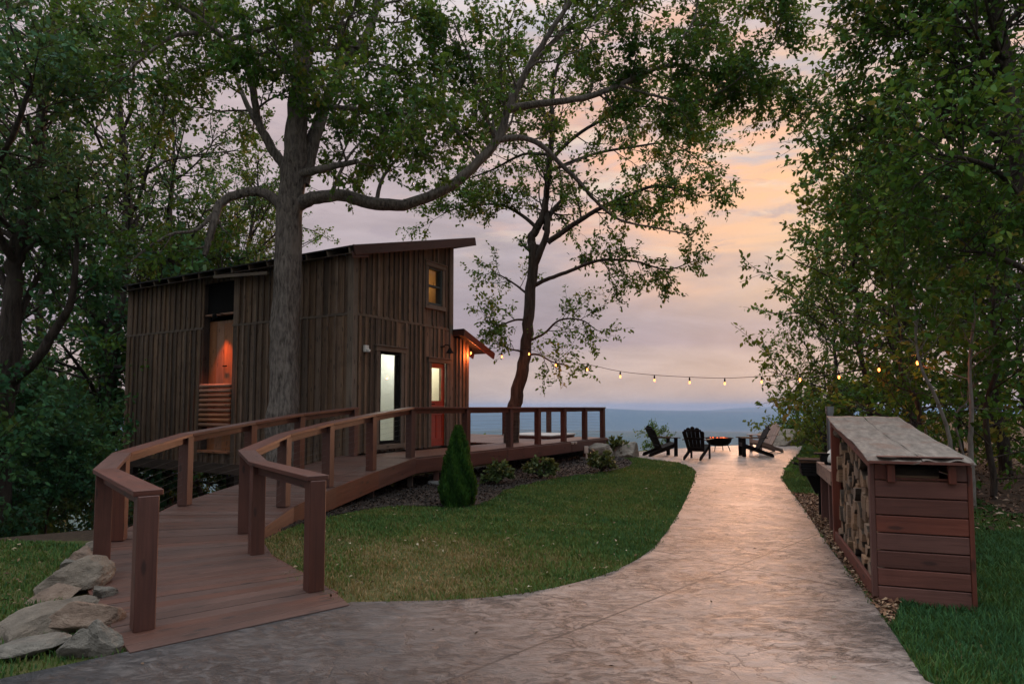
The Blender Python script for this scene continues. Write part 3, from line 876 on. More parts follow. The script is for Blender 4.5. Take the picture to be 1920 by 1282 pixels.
so_ = bpy.data.objects.new('recess_spot', sl_); col.objects.link(so_); so_.parent = recess; so_.location = (-.20, y0 + .46, 3.58); so_.rotation_euler = (0, R(-5), 0)

# floor frame and stilts
mb = MB()
mb.box(.0, HX, .05, AL[0] - .04, .30, .58); mb.box(.0, HX, AL[1] + .04, HY - .05, .30, .58); mb.box(1.0, HX, AL[0] - .04, AL[1] + .04, .25, .47)
mb.beam((-.02, 3.0, .13), (-.02, HY - .1, .13), .10, .24); mb.beam((1.4, .1, .13), (1.4, HY - .1, .13), .1, .24)
for k in range(9): mb.box(.02, HX - .05, .3 + k * .95, .34 + k * .95, .05, .29)
mb.build('floor_frame', M['dark_wood'], house)
for (x, y) in ((.08, 3.4), (.08, 5.6), (.08, 7.9), (1.4, 2.0), (1.4, 4.6), (1.4, 7.9), (3.1, 3.6), (3.1, 7.9)):
    mb = MB(); p = hw(x, y, 0); zg = float(ground_z(p.x, p.y)) - .3
    mb.box(x - .07, x + .07, y - .07, y + .07, zg, .0); mb.build('stilt', M['dark_wood'], house)

# bump out with its own little roof
bx0, bx1 = HX + .036, 4.03
mb = MB(); wall_boards(mb, 'x', bx0, bx1, .62, lambda x: 3.27, [], .168)
mb.box(bx1 - .03, bx1, .0, 2.6, .5, 3.25); mb.box(bx0, bx1 - .03, 2.57, 2.6, .5, 3.2)
mb.box(bx1 - .09, bx1 + .02, -.062, -.031, .62, 3.2)
bump_out = mb.build('bump_out', M['siding'], house, bevel=.004)
mb = MB(); s2 = -.36
bz = lambda x: 3.36 + s2 * (x - HX)
a2 = Vector((1, 0, s2)).normalized(); n2_ = a2.cross(Vector((0, 1, 0)))
L2 = 1.35 / a2.x
mb.obox((HX + .675, 1.15, bz(HX + .675) + .09), a2, (0, 1, 0), n2_, L2, 3.1, .03)
mb.build('bump_roof', M['roof_metal'], bump_out)
mb = MB(); mb.beam((HX - .02, -.42, bz(HX) + .0), (HX + 1.35, -.42, bz(HX + 1.35) + .0), .04, .17)
mb.beam((HX + .03, -.40, bz(HX) + .02), (HX + .03, -.06, bz(HX) + .02), .05, .15)
for yy in (.2, .9, 1.6, 2.3): mb.beam((HX + .65, yy, bz(HX + .65) + .0), (HX + 1.3, yy, bz(HX + 1.3) + .0), .045, .14)
mb.build('bump_fascia', M['rail'], bump_out, bevel=.006)

# ------------------------------------------------------------------ ramp and deck
DZ = .60
Dd = Vector((UX, UY, 0)); Dv = Vector((-UY, UX, 0))
D0 = Vector((-1.93, 12.30, DZ)); DL = 9.35            # outer edge of the deck, from the ramp head to its far corner
def g3(x, y, z): return tuple(gz(x, y, z))


def off2(p, dx, dy): return (p[0] + dx, p[1] + dy, p[2])


pR = [g3(588, 1106, .03), g3(480, 1038, .04), g3(459, 998, .10), g3(531, 949, .25)]
pL = [g3(267, 1178, .03), g3(189, 1076, .04), g3(222, 1012, .10), g3(346, 946, .25)]
ramp_R = pR + [(-2.74, 9.65, .37), (-2.38, 10.95, .485), (-1.93, 12.30, .60)]
ramp_L = pL + [(-4.06, 10.05, .37), (-3.68, 11.2, .485), (-3.12, 12.72, .60)]
edgeR = [g3(655, 1133, .03), off2(pR[0], .20, -.06), off2(pR[1], .16, -.05), off2(pR[2], .12, 0), off2(pR[3], .12, 0), (-2.62, 9.62, .37), (-2.26, 10.9, .485), (-1.83, 12.24, .60)]
edgeL = [g3(243, 1222, .03), off2(pL[0], -.13, -.10), off2(pL[1], -.13, -.04), off2(pL[2], -.14, 0), off2(pL[3], -.14, .05), (-4.19, 10.12, .37), (-3.82, 11.26, .485), (-3.34, 12.78, .60)]


def lerp(a, b, t): return tuple(a[i] + (b[i] - a[i]) * t for i in range(3))


ramp_e = empty('ramp', (-3.2, 5.0, 0), 0, 'reddish plank ramp curving from the concrete path up to the deck', 'ramp')
deck_e = empty('deck', (0, 15, 0), 0, 'raised brown plank deck beside the house front, overlooking the valley', 'deck')


def local(e, p): return (p[0] - e.location.x, p[1] - e.location.y, p[2] - e.location.z)


def plank(mb, a, b, c, d, th=.036):
    """plank from quad a b (near side) c d (far side), top face given"""
    rnd = random.random(); ou, ov = random.uniform(0, 50), random.uniform(0, 50)
    L = math.dist(a, b); W = math.dist(b, c)
    top = [a, b, c, d]; bot = [(p[0], p[1], p[2] - th) for p in top]
    vs = top + bot
    fs = [(0, 1, 2, 3), (7, 6, 5, 4), (0, 4, 5, 1), (1, 5, 6, 2), (2, 6, 7, 3), (3, 7, 4, 0)]
    U_ = [(ou, ov), (ou + L, ov), (ou + L, ov + W), (ou, ov + W)]
    uv = [U_, [U_[3], U_[2], U_[1], U_[0]], [(ou, ov), (ou, ov + th), (ou + L, ov + th), (ou + L, ov)], [(ou, ov), (ou, ov + th), (ou + .02, ov + th), (ou + .02, ov)],
          [(ou, ov), (ou, ov + th), (ou + L, ov + th), (ou + L, ov)], [(ou, ov), (ou, ov + th), (ou + .02, ov + th), (ou + .02, ov)]]
    mb.add(vs, fs, uv, rnd)


mb = MB()
for i in range(len(edgeR) - 1):
    r0, r1, l0, l1 = edgeR[i], edgeR[i + 1], edgeL[i], edgeL[i + 1]
    m_ = max(1, round((math.dist(r0, r1) + math.dist(l0, l1)) / 2 / .142))
    for k in range(m_):
        t0, t1 = k / m_, (k + 1) / m_ - .06 / m_
        a, b, c, d = (lerp(l0, l1, t0), lerp(r0, r1, t0), lerp(r0, r1, t1), lerp(l0, l1, t1))
        j = random.uniform(-.002, .002)
        plank(mb, *[local(ramp_e, (p[0], p[1], p[2] + j)) for p in (a, b, c, d)])
mb.build('decking', M['deck'], ramp_e, bevel=.003)
for edge, nm in ((edgeR, 'side_board'), (edgeL, 'side_board')):
    mb = MB()
    for i in range(1, len(edge) - 1):
        p, q = edge[i], edge[i + 1]
        dz = .05 if i < 2 else .15
        dr = Vector(q) - Vector(p); n_ = Vector((dr.y, -dr.x, 0)).normalized() * (.022 if edge is edgeR else -.022)
        h0 = max(.07, min(.30, p[2] + .06)); h1 = max(.07, min(.30, q[2] + .06))
        P4 = [(p[0] + n_.x, p[1] + n_.y, p[2] - .002), (q[0] + n_.x, q[1] + n_.y, q[2] - .002), (q[0] + n_.x, q[1] + n_.y, q[2] - h1), (p[0] + n_.x, p[1] + n_.y, p[2] - h0)]
        o4 = [(a[0] - n_.x * .95, a[1] - n_.y * .95, a[2]) for a in P4]
        vs = [local(ramp_e, a) for a in P4 + o4]; L_ = math.dist(p, q); o_ = random.uniform(0, 50)
        fs = [(0, 1, 2, 3), (7, 6, 5, 4), (0, 4, 5, 1), (1, 5, 6, 2), (2, 6, 7, 3), (3, 7, 4, 0)]
        if edge is edgeR: fs = [tuple(reversed(f_)) for f_ in fs]
        U4 = [(o_, 0), (o_ + L_, 0), (o_ + L_, .25), (o_, .25)] * 2
        mb.add(vs, fs, [[U4[k] for k in f_] for f_ in fs])
    mb.build(nm, M['rail'], ramp_e)
for i in range(3, len(ramp_R)):
    for e_ in (ramp_R[i], ramp_L[i]):
        mb = MB(); zg = float(ground_z(e_[0], e_[1])); mb.box(*[v for v in (e_[0] + 3.2 - .05, e_[0] + 3.2 + .05, e_[1] - 5 - .05, e_[1] - 5 + .05)], zg - .3, e_[2] - .04)
        mb.build('support_post', M['dark_wood'], ramp_e)


def rail_run(root, pts, caps, h=.95, post=.135, rail_w=.185, rail_h=.04, posts=None, cables=True, c0=0, matr='rail'):
    """guard rail: square posts, sloping cap, rail under it and steel cables through the posts; pts on the walking surface"""
    off = root.location
    P = [Vector(p) - off for p in pts]
    tops = []
    for i, p in enumerate(P):
        mb = MB(); t = (P[min(i + 1, len(P) - 1)] - P[max(i - 1, 0)]); a = math.atan2(t.y, t.x)
        t = P[min(i + 1, len(P) - 1)] - P[max(i - 1, 0)] if len(P) > 1 else Vector((1, 0, 0))
        t.z = 0; t.normalize(); s_ = Vector((-t.y, t.x, 0))
        if posts is None or i in posts:
            zt = p.z + h - rail_h; zb = p.z - .002
            mb.obox((p.x, p.y, (zt + zb) / 2), t, s_, (0, 0, 1), post, post, zt - zb); mb.build('post', M[matr], root, bevel=.006)
        tops.append(Vector((p.x, p.y, p.z + h)))
    # cap boards mitred at the corners
    mb = MB()
    sides = []
    for i, p in enumerate(tops):
        d0 = (tops[i] - tops[i - 1]) if i else (tops[1] - tops[0]); d1 = (tops[i + 1] - tops[i]) if i < len(tops) - 1 else d0
        d0 = Vector((d0.x, d0.y, 0)).normalized(); d1 = Vector((d1.x, d1.y, 0)).normalized()
        m_ = (d0 + d1).normalized(); n_ = Vector((-m_.y, m_.x, 0)) / max(.5, m_.dot(d1))
        e_ = Vector((0, 0, 0))
        if i == 0: e_ = -d1 * .06
        if i == len(tops) - 1: e_ = d0 * .06
        sides.append((p + n_ * rail_w / 2 + e_, p - n_ * rail_w / 2 + e_))
    for i in range(len(tops) - 1):
        l0, r0 = sides[i]; l1, r1 = sides[i + 1]
        g = (l1 - l0).normalized() * .0015
        plank(mb, tuple(r0 + g), tuple(r1 - g), tuple(l1 - g), tuple(l0 + g), rail_h)
        # uv runs across; fine for a mitred cap
    mb.build('top_rail', M[matr], root, bevel=.004)
    mb = MB()
    for i in range(len(tops) - 1):
        a, b = tops[i], tops[i + 1]; d_ = (b - a).normalized()
        mb.beam(a + d_ * post * .5 - Vector((0, 0, rail_h + .045)), b - d_ * post * .5 - Vector((0, 0, rail_h + .045)), .038, .088)
    mb.build('under_rail', M[matr], root, bevel=.004)
    if cables:
        for k in range(8):
            mb = MB(); z = .1 + k * .092
            mb.tube([p + Vector((0, 0, z)) for p in P[c0:]], 0.0014, 4, cap=False); mb.build('cable', M['cable'], root)
    return root


r1 = empty('ramp_railing', ramp_L[0], 0, 'red brown cable railing along the left side of the ramp, ending at the house corner', 'railing')
rail_run(r1, ramp_L, None, c0=2)
r2 = empty('ramp_railing', ramp_R[0], 0, 'red brown cable railing from the ramp foot by the lawn along the deck edge', 'railing')
deck_posts = [tuple(D0 + Dd * t) for t in (1.85, 3.65, 5.05, 6.55, 7.95, 9.30)]
rail_run(r2, ramp_R + deck_posts, None, c0=2)
far0 = D0 + Dd * 9.30
r3 = empty('deck_railing', far0, 0, 'far deck railing behind the hot tub, above the valley', 'railing')
rail_run(r3, [tuple(far0 + Dv * t) for t in (.0, 1.9, 3.6, 5.4)], None, posts=(1, 2, 3))

# deck boards run along the outer edge
mb = MB(); off = deck_e.location; w = .142
dep_front = 1.42     # from outer edge to the house front
E0 = D0 - Dd * .12 - Dv * .10
k = 0; yy = 0.0
while yy < 6.3:
    s0, s1 = (0.0, DL + .2)
    if yy > 1.25: s0 = 5.05
    a = E0 + Dd * s0 + Dv * yy; b = E0 + Dd * s1 + Dv * yy
    c = b + Dv * (w - .009); d = a + Dv * (w - .009)
    cutn = s0 + (s1 - s0) * random.uniform(.3, .7)
    mid0 = E0 + Dd * cutn + Dv * yy; mid1 = mid0 + Dv * (w - .009)
    g = Dd * .002
    plank(mb, *[tuple(p - off) for p in (a, mid0 - g, mid1 - g, d)]); plank(mb, *[tuple(p - off) for p in (mid0 + g, b, c, mid1 + g)])
    yy += w
mb.build('decking', M['deck'], deck_e, bevel=.003)
mb = MB()
a = E0 - Dv * .022 - Vector((0, 0, .165)); b = a + Dd * (DL + .22)
for (t0, t1) in ((0, .36), (.362, .72), (.722, 1)):
    mb.beam(a.lerp(b, t0) - off, a.lerp(b, t1) - off, .04, .27)
a2_ = b + Dd * .02 + Dv * .02; mb.beam(a2_ - off, a2_ + Dv * 6.1 - off, .04, .27)
mb.build('fascia', M['rail'], deck_e, bevel=.005)
mb = MB()
for k in range(14):
    s = .3 + k * .7
    p = E0 + Dd * s + Dv * .05 - Vector((0, 0, .15)); mb.beam(p - off, p + Dv * (1.2 if s < 5 else 6) - off, .045, .2)
p = E0 + Dv * .9 - Vector((0, 0, .36)); mb.beam(p - off, p + Dd * DL - off, .12, .2)
mb.build('joists', M['dark_wood'], deck_e)
for s, v in ((.9, .08), (5.2, .08), (8.0, .08), (2.6, .95), (9.1, 1.0), (7.0, 4.0), (9.2, 4.5), (.6, .95), (4.6, .95)):
    p = E0 + Dd * s + Dv * v; zg = float(ground_z(p.x, p.y))
    mb = MB(); mb.box(p.x - off.x - .05, p.x - off.x + .05, p.y - off.y - .05, p.y - off.y + .05, zg - .25, .33); ps = mb.build('support_post', M['rail'], deck_e)
    if v < .5:
        mb = MB(); mb.box(p.x - off.x - .15, p.x - off.x + .15, p.y - off.y - .15, p.y - off.y + .15, zg - .1, zg + .09); mb.build('footing', M['concrete_block'], deck_e, bevel=.01)
p = E0 + Dd * 7.75 - Dv * .10
mb = MB(); mb.box(p.x - .07, p.x + .05, p.y - 15 - .05, p.y - 15 + .05, .22, .42); mb.tube([(p.x, p.y - 15, .22), (p.x, p.y - 15, -.2)], .03, 8); mb.build('junction_box', M['pale'], deck_e, bevel=.008)
for t in (6.9, 7.1):
    p = E0 + Dd * t - Dv * .06
    mb = MB(); mb.lathe([(.001, 0), (.035, .0), (.045, .06), (.001, .05)], 10, (p.x, p.y - 15, .52)); mb.build('spot_light', M['pale'], deck_e)
p = E0 + Dd * 9.0 + Dv * .7
mb = MB(); mb.beam((p.x - .0, p.y - 15, .05), tuple((p + Dv * 1.5)[k_] - (0, 15, .55)[k_] for k_ in range(3)), .08, .6); mb.build('skirt_panel', M['concrete_block'], deck_e)

M['tub_cover'] = plain('grey_vinyl_cover', (.33, .32, .31), .6, 0, 6, .1, .1)
# hot tub sunk into the deck under its cover
hp = D0 + Dd * 8.35 + Dv * 1.72
tub = empty('hot_tub', (hp.x, hp.y, DZ), HOUSE_RZ, 'sunken hot tub under a pale padded cover at the far end of the deck', 'hot tub')
mb = MB(); mb.box(-.86, .86, -.80, .80, .004, .05); mb.build('shell', M['shed'], tub, bevel=.02)
mb = MB(); mb.box(-.88, -.008, -.83, .83, .055, .12); mb.box(.008, .88, -.83, .83, .055, .12); mb.build('cover', M['tub_cover'], tub, bevel=.03, seg=3)
# ------------------------------------------------------------------ trees
def bark(name, c0, c1, sx=16, sz=2.4, bs=.9):
    m, nt, b = new_mat(name)
    tc = nt.nodes.new('ShaderNodeTexCoord'); v = tc.outputs['Object']
    r_ = noise(nt, mapping(nt, v, (sx, sx, sz)), 1.0, 6, .65, .5)
    l_ = noise(nt, v, 1.7, 4, .6)
    cl = ramp(nt, r_, [(.32, c0), (.62, c1)])
    cl = mixc(nt, mth(nt, 'MULTIPLY', ramp(nt, l_, [(.52, 0.0), (.68, 1.0)]), .5), cl, tuple(x * 1.35 + .01 for x in c1))
    lnk(nt, cl, b.inputs['Base Color']); b.inputs['Roughness'].default_value = .92; b.inputs['Specular IOR Level'].default_value = .15
    bump(nt, b, r_, bs, .05)
    return m


M['bark_oak'] = bark('oak_bark', (.040, .033, .029), (.21, .178, .158), 24, 5.0, 1.0)
M['bark_dark'] = bark('dark_bark', (.022, .017, .014), (.07, .055, .047))
M['bark_pale'] = bark('pale_sapling_bark', (.11, .09, .08), (.23, .20, .18), 10, 6, .4)
GREEN = [(.0, (0.022, 0.073, 0.016)), (.35, (0.045, 0.132, 0.022)), (.6, (0.076, 0.177, 0.026)), (.82, (0.133, 0.201, 0.030)), (1.0, (0.245, 0.195, 0.040))]
BLUEG = [(.0, (0.020, 0.076, 0.036)), (.4, (0.040, 0.128, 0.056)), (.7, (0.068, 0.177, 0.060)), (1.0, (0.130, 0.201, 0.050))]
OLIVE = [(.0, (0.036, 0.078, 0.014)), (.4, (0.078, 0.136, 0.020)), (.7, (0.140, 0.177, 0.030)), (1.0, (0.280, 0.177, 0.050))]
M['leaf_oak'] = leafmat('oak_leaves', GREEN, .35)
M['leaf_blue'] = leafmat('blue_green_leaves', BLUEG, .3)
M['leaf_olive'] = leafmat('olive_leaves', OLIVE, .4)

LEAF_OAK = np.array([(0, 0), (.10, .16), (.27, .34), (.15, .46), (.34, .66), (.17, .78), (.14, .92), (0, 1.0), (-.14, .92), (-.17, .78), (-.34, .66), (-.15, .46), (-.27, .34), (-.10, .16)], float)
LEAF_OVAL = np.array([(0, 0), (.24, .30), (.25, .62), (0, 1.0), (-.25, .62), (-.24, .30)], float)
LEAF_SIMPLE = np.array([(0, 0), (.27, .45), (0, 1.0), (-.27, .45)], float)


def nrm_rows(a): return a / np.maximum(1e-9, np.linalg.norm(a, axis=1))[:, None]


class Tree:
    def __init__(self, seed, leaf=LEAF_OVAL, leaf_len=(.09, .15), per_twig=12, twig=.55, droop=.25, spread=.10, clump_amp=.55):
        self.g = np.random.default_rng(seed)
        self.V = []; self.F = []; self.n = 0
        self.lp = []; self.ld = []; self.ln = []; self.ls = []; self.lr = []
        self.leaf = leaf; self.ll = leaf_len; self.per = per_twig; self.tw = twig; self.droop = droop; self.spread = spread; self.ca = clump_amp

    def tube(self, P, rad, n):
        P = np.asarray(P, float); k = len(P)
        T = np.gradient(P, axis=0); T /= np.maximum(1e-9, np.linalg.norm(T, axis=1))[:, None]
        ref = np.array([1.0, .2, 0]) if abs(T[0][2]) > .7 else np.array([0, 0, 1.0])
        N = np.cross(T, ref); N /= np.maximum(1e-9, np.linalg.norm(N, axis=1))[:, None]
        for i in range(1, k):
            v = N[i - 1] - T[i] * (N[i - 1] @ T[i]); l = np.linalg.norm(v)
            if l > 1e-6: N[i] = v / l
        B = np.cross(T, N); an = np.arange(n) * 2 * math.pi / n
        rad = np.asarray(rad, float)
        if n >= 10:
            wob = 1 + .07 * np.sin(an * 3 + P[:, 2:3] * 1.3) + .05 * np.sin(an * 5 - P[:, 2:3] * 2.1)
            rr = rad[:, None] * wob
        else: rr = np.repeat(rad[:, None], n, 1)
        Vv = P[:, None, :] + rr[..., None] * (np.cos(an)[None, :, None] * N[:, None, :] + np.sin(an)[None, :, None] * B[:, None, :])
        self.V.append(Vv.reshape(-1, 3))
        i, j = np.meshgrid(np.arange(k - 1), np.arange(n), indexing='ij'); j2 = (j + 1) % n
        self.F.append(np.stack([i * n + j, i * n + j2, (i + 1) * n + j2, (i + 1) * n + j], -1).reshape(-1, 4) + self.n)
        self.n += k * n

    def leaves(self, P, cl):
        g = self.g; n = max(2, int(self.per * g.uniform(.6, 1.4)))
        t = g.random(n) ** .6 * (len(P) - 1)
        i = np.minimum(t.astype(int), len(P) - 2); fr = (t - i)[:, None]
        base = P[i] * (1 - fr) + P[i + 1] * fr + g.normal(0, self.spread * .5, (n, 3))
        ax = P[-1] - P[0]; ax /= max(1e-9, np.linalg.norm(ax))
        d = nrm_rows(ax * .5 + g.normal(0, .75, (n, 3)) + np.array([0, 0, -self.droop]))
        nn = nrm_rows(g.normal(0, .65, (n, 3)) + np.array([0, 0, .8]))
        self.lp.append(base); self.ld.append(d); self.ln.append(nn)
        self.ls.append(g.uniform(*self.ll, n)); self.lr.append(np.clip(cl + g.normal(0, .13, n), 0, 1))

    def branch(self, p, d, L, r, level, cl=None, up=.12, kids=5, minr=.006):
        """level 0 is a leafy twig"""
        g = self.g; k = 4 if level == 0 else 6
        P = [np.asarray(p, float)]; d = np.asarray(d, float) / np.linalg.norm(d)
        st = L / (k - 1)
        for _ in range(k - 1):
            d = d + g.normal(0, .16, 3) + np.array([0, 0, up * (.4 if level else -.3)]); d /= np.linalg.norm(d)
            P.append(P[-1] + d * st)
        P = np.array(P)
        if cl is None or level >= 1: cl = float(np.clip(.42 + g.normal(0, .26) * self.ca * 1.6, 0, 1))
        self.tube(P, np.linspace(r, max(minr * .6, r * .35), k), 3 if level == 0 else 5)
        if level == 0:
            self.leaves(P, cl); return
        if level == 1: self.leaves(P[2:], cl)
        m = max(2, int(kids * g.uniform(.75, 1.25)))
        for q in range(m):
            t = (.10 + .90 * (q + g.random()) / m) * (k - 1); i = min(int(t), k - 2)
            pt = P[i] * (1 - (t - i)) + P[i + 1] * (t - i); tg = P[i + 1] - P[i]; tg /= np.linalg.norm(tg)
            side = g.normal(0, 1, 3); side -= tg * (side @ tg); side /= np.linalg.norm(side)
            a = g.uniform(.5, 1.1)
            nd = tg * math.cos(a) + side * math.sin(a)
            if level == 1: self.branch(pt, nd, self.tw * g.uniform(.6, 1.3), max(minr * .7, r * .35), 0, np.clip(cl + g.normal(0, .1), 0, 1), up, kids, minr)
            else: self.branch(pt, nd, L * g.uniform(.38, .62), max(minr, r * .5), level - 1, None, up, kids, minr)
        self.branch(P[-1], P[-1] - P[-2], self.tw * g.uniform(.7, 1.2), max(minr * .7, r * .3), 0, cl, up, kids, minr)

    def limb(self, pts, r0, r1, n=None, child=None, t0=.15, t1=1.0, num=8, L=(.9, 1.6), level=1, smooth=5, up=.12, kids=5, bias=None, flare=0):
        """a drawn limb (world points) that carries its own side branches"""
        P = np.array(catmull(pts, smooth)); k = len(P)
        P[1:-1] += self.g.normal(0, np.max(r0) * .06, (k - 2, 3))
        rad = np.linspace(r0, r1, k) if not hasattr(r0, '__len__') else np.interp(np.linspace(0, 1, k), np.linspace(0, 1, len(r0)), r0)
        if flare: rad = rad * (1 + flare * np.exp(-np.arange(k) / 2.2))
        self.tube(P, rad, n or (14 if rad[0] > .12 else 8))
        for q in range(num):
            t = (t0 + (t1 - t0) * (q + self.g.random()) / num) * (k - 1); i = min(int(t), k - 2)
            pt = P[i] * (1 - (t - i)) + P[i + 1] * (t - i); tg = P[i + 1] - P[i]; tg /= max(1e-9, np.linalg.norm(tg))
            side = self.g.normal(0, 1, 3) + (np.asarray(bias) if bias is not None else 0); side -= tg * (side @ tg); side /= max(1e-9, np.linalg.norm(side))
            a = self.g.uniform(.6, 1.25)
            self.branch(pt, tg * math.cos(a) + side * math.sin(a), self.g.uniform(*L), max(.010, rad[i] * .4), level, None, up, kids)
        return P, rad

    def leaf_mesh(self):
        p = np.concatenate(self.lp); d = np.concatenate(self.ld); nn = np.concatenate(self.ln); s = np.concatenate(self.ls); r = np.concatenate(self.lr)
        x = nrm_rows(np.cross(d, nn)); z = nrm_rows(np.cross(x, d)); k = len(self.leaf); T = self.leaf
        cup = (T[:, 0] ** 2) * 1.1 - .12 * T[:, 1] ** 2
        V = p[:, None, :] + s[:, None, None] * (T[None, :, 0:1] * x[:, None, :] + T[None, :, 1:2] * d[:, None, :] + cup[None, :, None] * z[:, None, :])
        return V.reshape(-1, 3), np.arange(len(p) * k), np.full(len(p), k), r

    def make(self, name, origin, bark_m, leaf_m, trunk='trunk', crown='crown'):
        o = empty(name, origin); off = np.array(tuple(origin))
        np_mesh(trunk, np.concatenate(self.V) - off, np.concatenate(self.F).ravel(), np.full(sum(len(f) for f in self.F), 4), bark_m, o, smooth=True)
        if self.lp:
            v, f, sz, r = self.leaf_mesh(); np_mesh(crown, v - off, f, sz, leaf_m, o, rnd=r)
        return o

    def count(self): return sum(len(a) for a in self.lp)


def px(*pts):
    return [at(*p) for p in pts]


# the big oak in front of the house -------------------------------------------------
T = Tree(11, LEAF_OAK, (.065, .13), 12, .46, .25, .08)
d = 12.3
base = at(527, 930, d); base.z = float(ground_z(base.x, base.y)) - .2
trunk_pts = [base] + px((529, 860, d), (531, 780, d), (535, 640, d), (538, 500, d), (541, 400, d), (552, 320, d), (559, 220, d - .1), (563, 120, d - .2), (572, 10, d - .3), (585, -140, d - .4), (600, -300, d - .5))
T.limb(trunk_pts, [.29, .285, .275, .265, .25, .24, .235, .19, .16, .135, .10, .06], 0, 18, t0=.70, num=13, L=(1.0, 1.9), level=2, flare=.4, kids=4)
T.limb(px((566, 345, d), (590, 260, d + .1), (612, 190, d + .3), (645, 120, d + .6), (690, 60, d + .9), (712, -20, d + 1.1), (730, -160, d + 1.3)), [.15, .135, .11, .095, .08, .065, .04], 0, 12, t0=.35, num=12, L=(.9, 1.8), level=2)
# the long limb over the deck
T.limb(px((555, 385, d), (585, 372, d - .1), (640, 366, d - .1), (705, 382, d), (770, 381, d + .1), (845, 348, d + .2), (897, 303, d + .3), (935, 258, d + .4), (955, 200, d + .4), (990, 130, d + .3), (1032, 60, d + .1), (1085, -20, d - .1), (1120, -90, d - .2)),
       [.15, .125, .115, .12, .105, .10, .092, .088, .076, .062, .05, .04, .03], 0, 14, t0=.55, num=12, L=(.9, 1.7), level=2)
T.limb(px((953, 205, d + .4), (1000, 196, d + .4), (1055, 190, d + .5), (1110, 180, d + .6), (1160, 160, d + .7), (1215, 135, d + .8), (1265, 122, d + .9), (1330, 138, d + 1), (1400, 145, d + 1.1), (1470, 165, d + 1.2), (1500, 190, d + 1.2)), [.085, .075, .065, .06, .05, .045, .038, .03, .022, .014, .01], 0, 9, t0=.25, num=20, L=(.5, .95), level=2)
T.limb(px((1255, 125, d + .9), (1275, 80, d + .9), (1300, 40, d + 1), (1312, -10, d + 1), (1340, -80, d + 1)), .035, .015, 7, t0=.15, num=7, L=(.7, 1.3), level=2)
T.limb(px((938, 262, d + .4), (975, 258, d + .5), (1010, 270, d + .6), (1048, 304, d + .8), (1090, 346, d + 1), (1116, 376, d + 1.1), (1162, 412, d + 1.3), (1226, 427, d + 1.4), (1290, 440, d + 1.5)), [.07, .06, .055, .05, .045, .035, .028, .02, .012], 0, 8, t0=.2, num=9, L=(.45, .9), level=1)
T.limb(px((1160, 160, d + .7), (1230, 180, d + .5), (1300, 190, d + .4), (1370, 160, d + .3), (1440, 90, d + .3), (1462, 50, d + .3)), .03, .012, 7, t0=.2, num=12, L=(.45, .75), level=2)
T.limb(px((990, 130, d + .3), (1060, 60, d + .6), (1120, 30, d + .9), (1200, -10, d + 1.1)), .05, .02, 7, t0=.2, num=10, L=(.8, 1.5), level=2)
# boughs hanging off the long limb
for pts, num in ((((900, 300, d + .3), (860, 250, d + .6), (800, 200, d + .9), (740, 160, d + 1.2)), 8), 
                 (((930, 265, d + .4), (900, 190, d - .2), (880, 110, d - .5), (850, 40, d - .8)), 10), (((705, 380, d), (720, 330, d + .4), (760, 280, d + .8), (800, 240, d + 1.1)), 7), (((620, 366, d), (650, 300, d + .6), (690, 250, d + 1.2)), 6)):
    T.limb(px(*pts), .045, .015, 7, t0=.25, num=num, L=(.5, 1.1), level=2, kids=4)
# left side limbs
T.limb(px((530, 390, d), (512, 372, d), (482, 360, d - .1), (440, 366, d - .2), (412, 384, d - .3), (400, 420, d - .4), (392, 452, d - .4), (383, 478, d - .4)), [.12, .10, .092, .086, .08, .07, .06, .045], 0, 11, t0=.5, num=3, L=(.4, .8), level=1)
T.limb(px((405, 395, d - .3), (370, 430, d - .6), (320, 440, d - .9), (270, 470, d - 1.1), (235, 500, d - 1.3)), 0.04, .014, 7, t0=.1, num=5, L=(.35, .6), level=1)
T.limb(px((540, 320, d), (522, 298, d), (500, 262, d), (484, 225, d), (474, 160, d - .2), (455, 110, d - .4), (420, 70, d - .6), (370, 32, d - .8), (305, -10, d - 1), (240, -60, d - 1.1)), [.11, .095, .085, .075, .068, .06, .052, .045, .036, .025], 0, 10, t0=.35, num=11, L=(.9, 1.7), level=2)
T.limb(px((495, 250, d), (470, 210, d + .4), (445, 150, d + .8), (430, 60, d + 1.2)), .07, .03, 9, t0=.3, num=7, L=(.9, 1.6), level=2)
T.limb(px((430, 75, d - .5), (480, 60, d - .9), (545, 35, d - 1.3), (600, -10, d - 1.6)), .05, .02, 8, t0=.2, num=7, L=(.8, 1.4), level=2)
T.limb(px((370, 62, d - .7), (320, 70, d - 1), (280, 100, d - 1.3), (245, 130, d - 1.5), (205, 175, d - 1.6)), .045, .016, 7, t0=.15, num=9, L=(.7, 1.3), level=2)
T.limb(px((555, 330, d), (590, 320, d - .3), (625, 312, d - .5), (668, 303, d - .8)), [.10, .075, .06, .045], 0, 9, t0=.5, num=4, L=(.4, .8), level=1)
T.limb(px((565, 205, d), (610, 200, d - .5), (665, 205, d - 1), (720, 215, d - 1.4), (790, 210, d - 1.7)), .07, .018, 8, t0=.3, num=10, L=(.7, 1.3), level=2)
T.limb(px((562, 150, d), (540, 120, d - .8), (500, 90, d - 1.6)), .06, .02, 8, t0=.3, num=6, L=(.7, 1.2), level=2)
oak = T.make('oak_tree', base, M['bark_oak'], M['leaf_oak'])
tag(oak, 'massive oak with a thick grey trunk rising before the shady house wall', 'tree')
print('oak leaves', T.count())

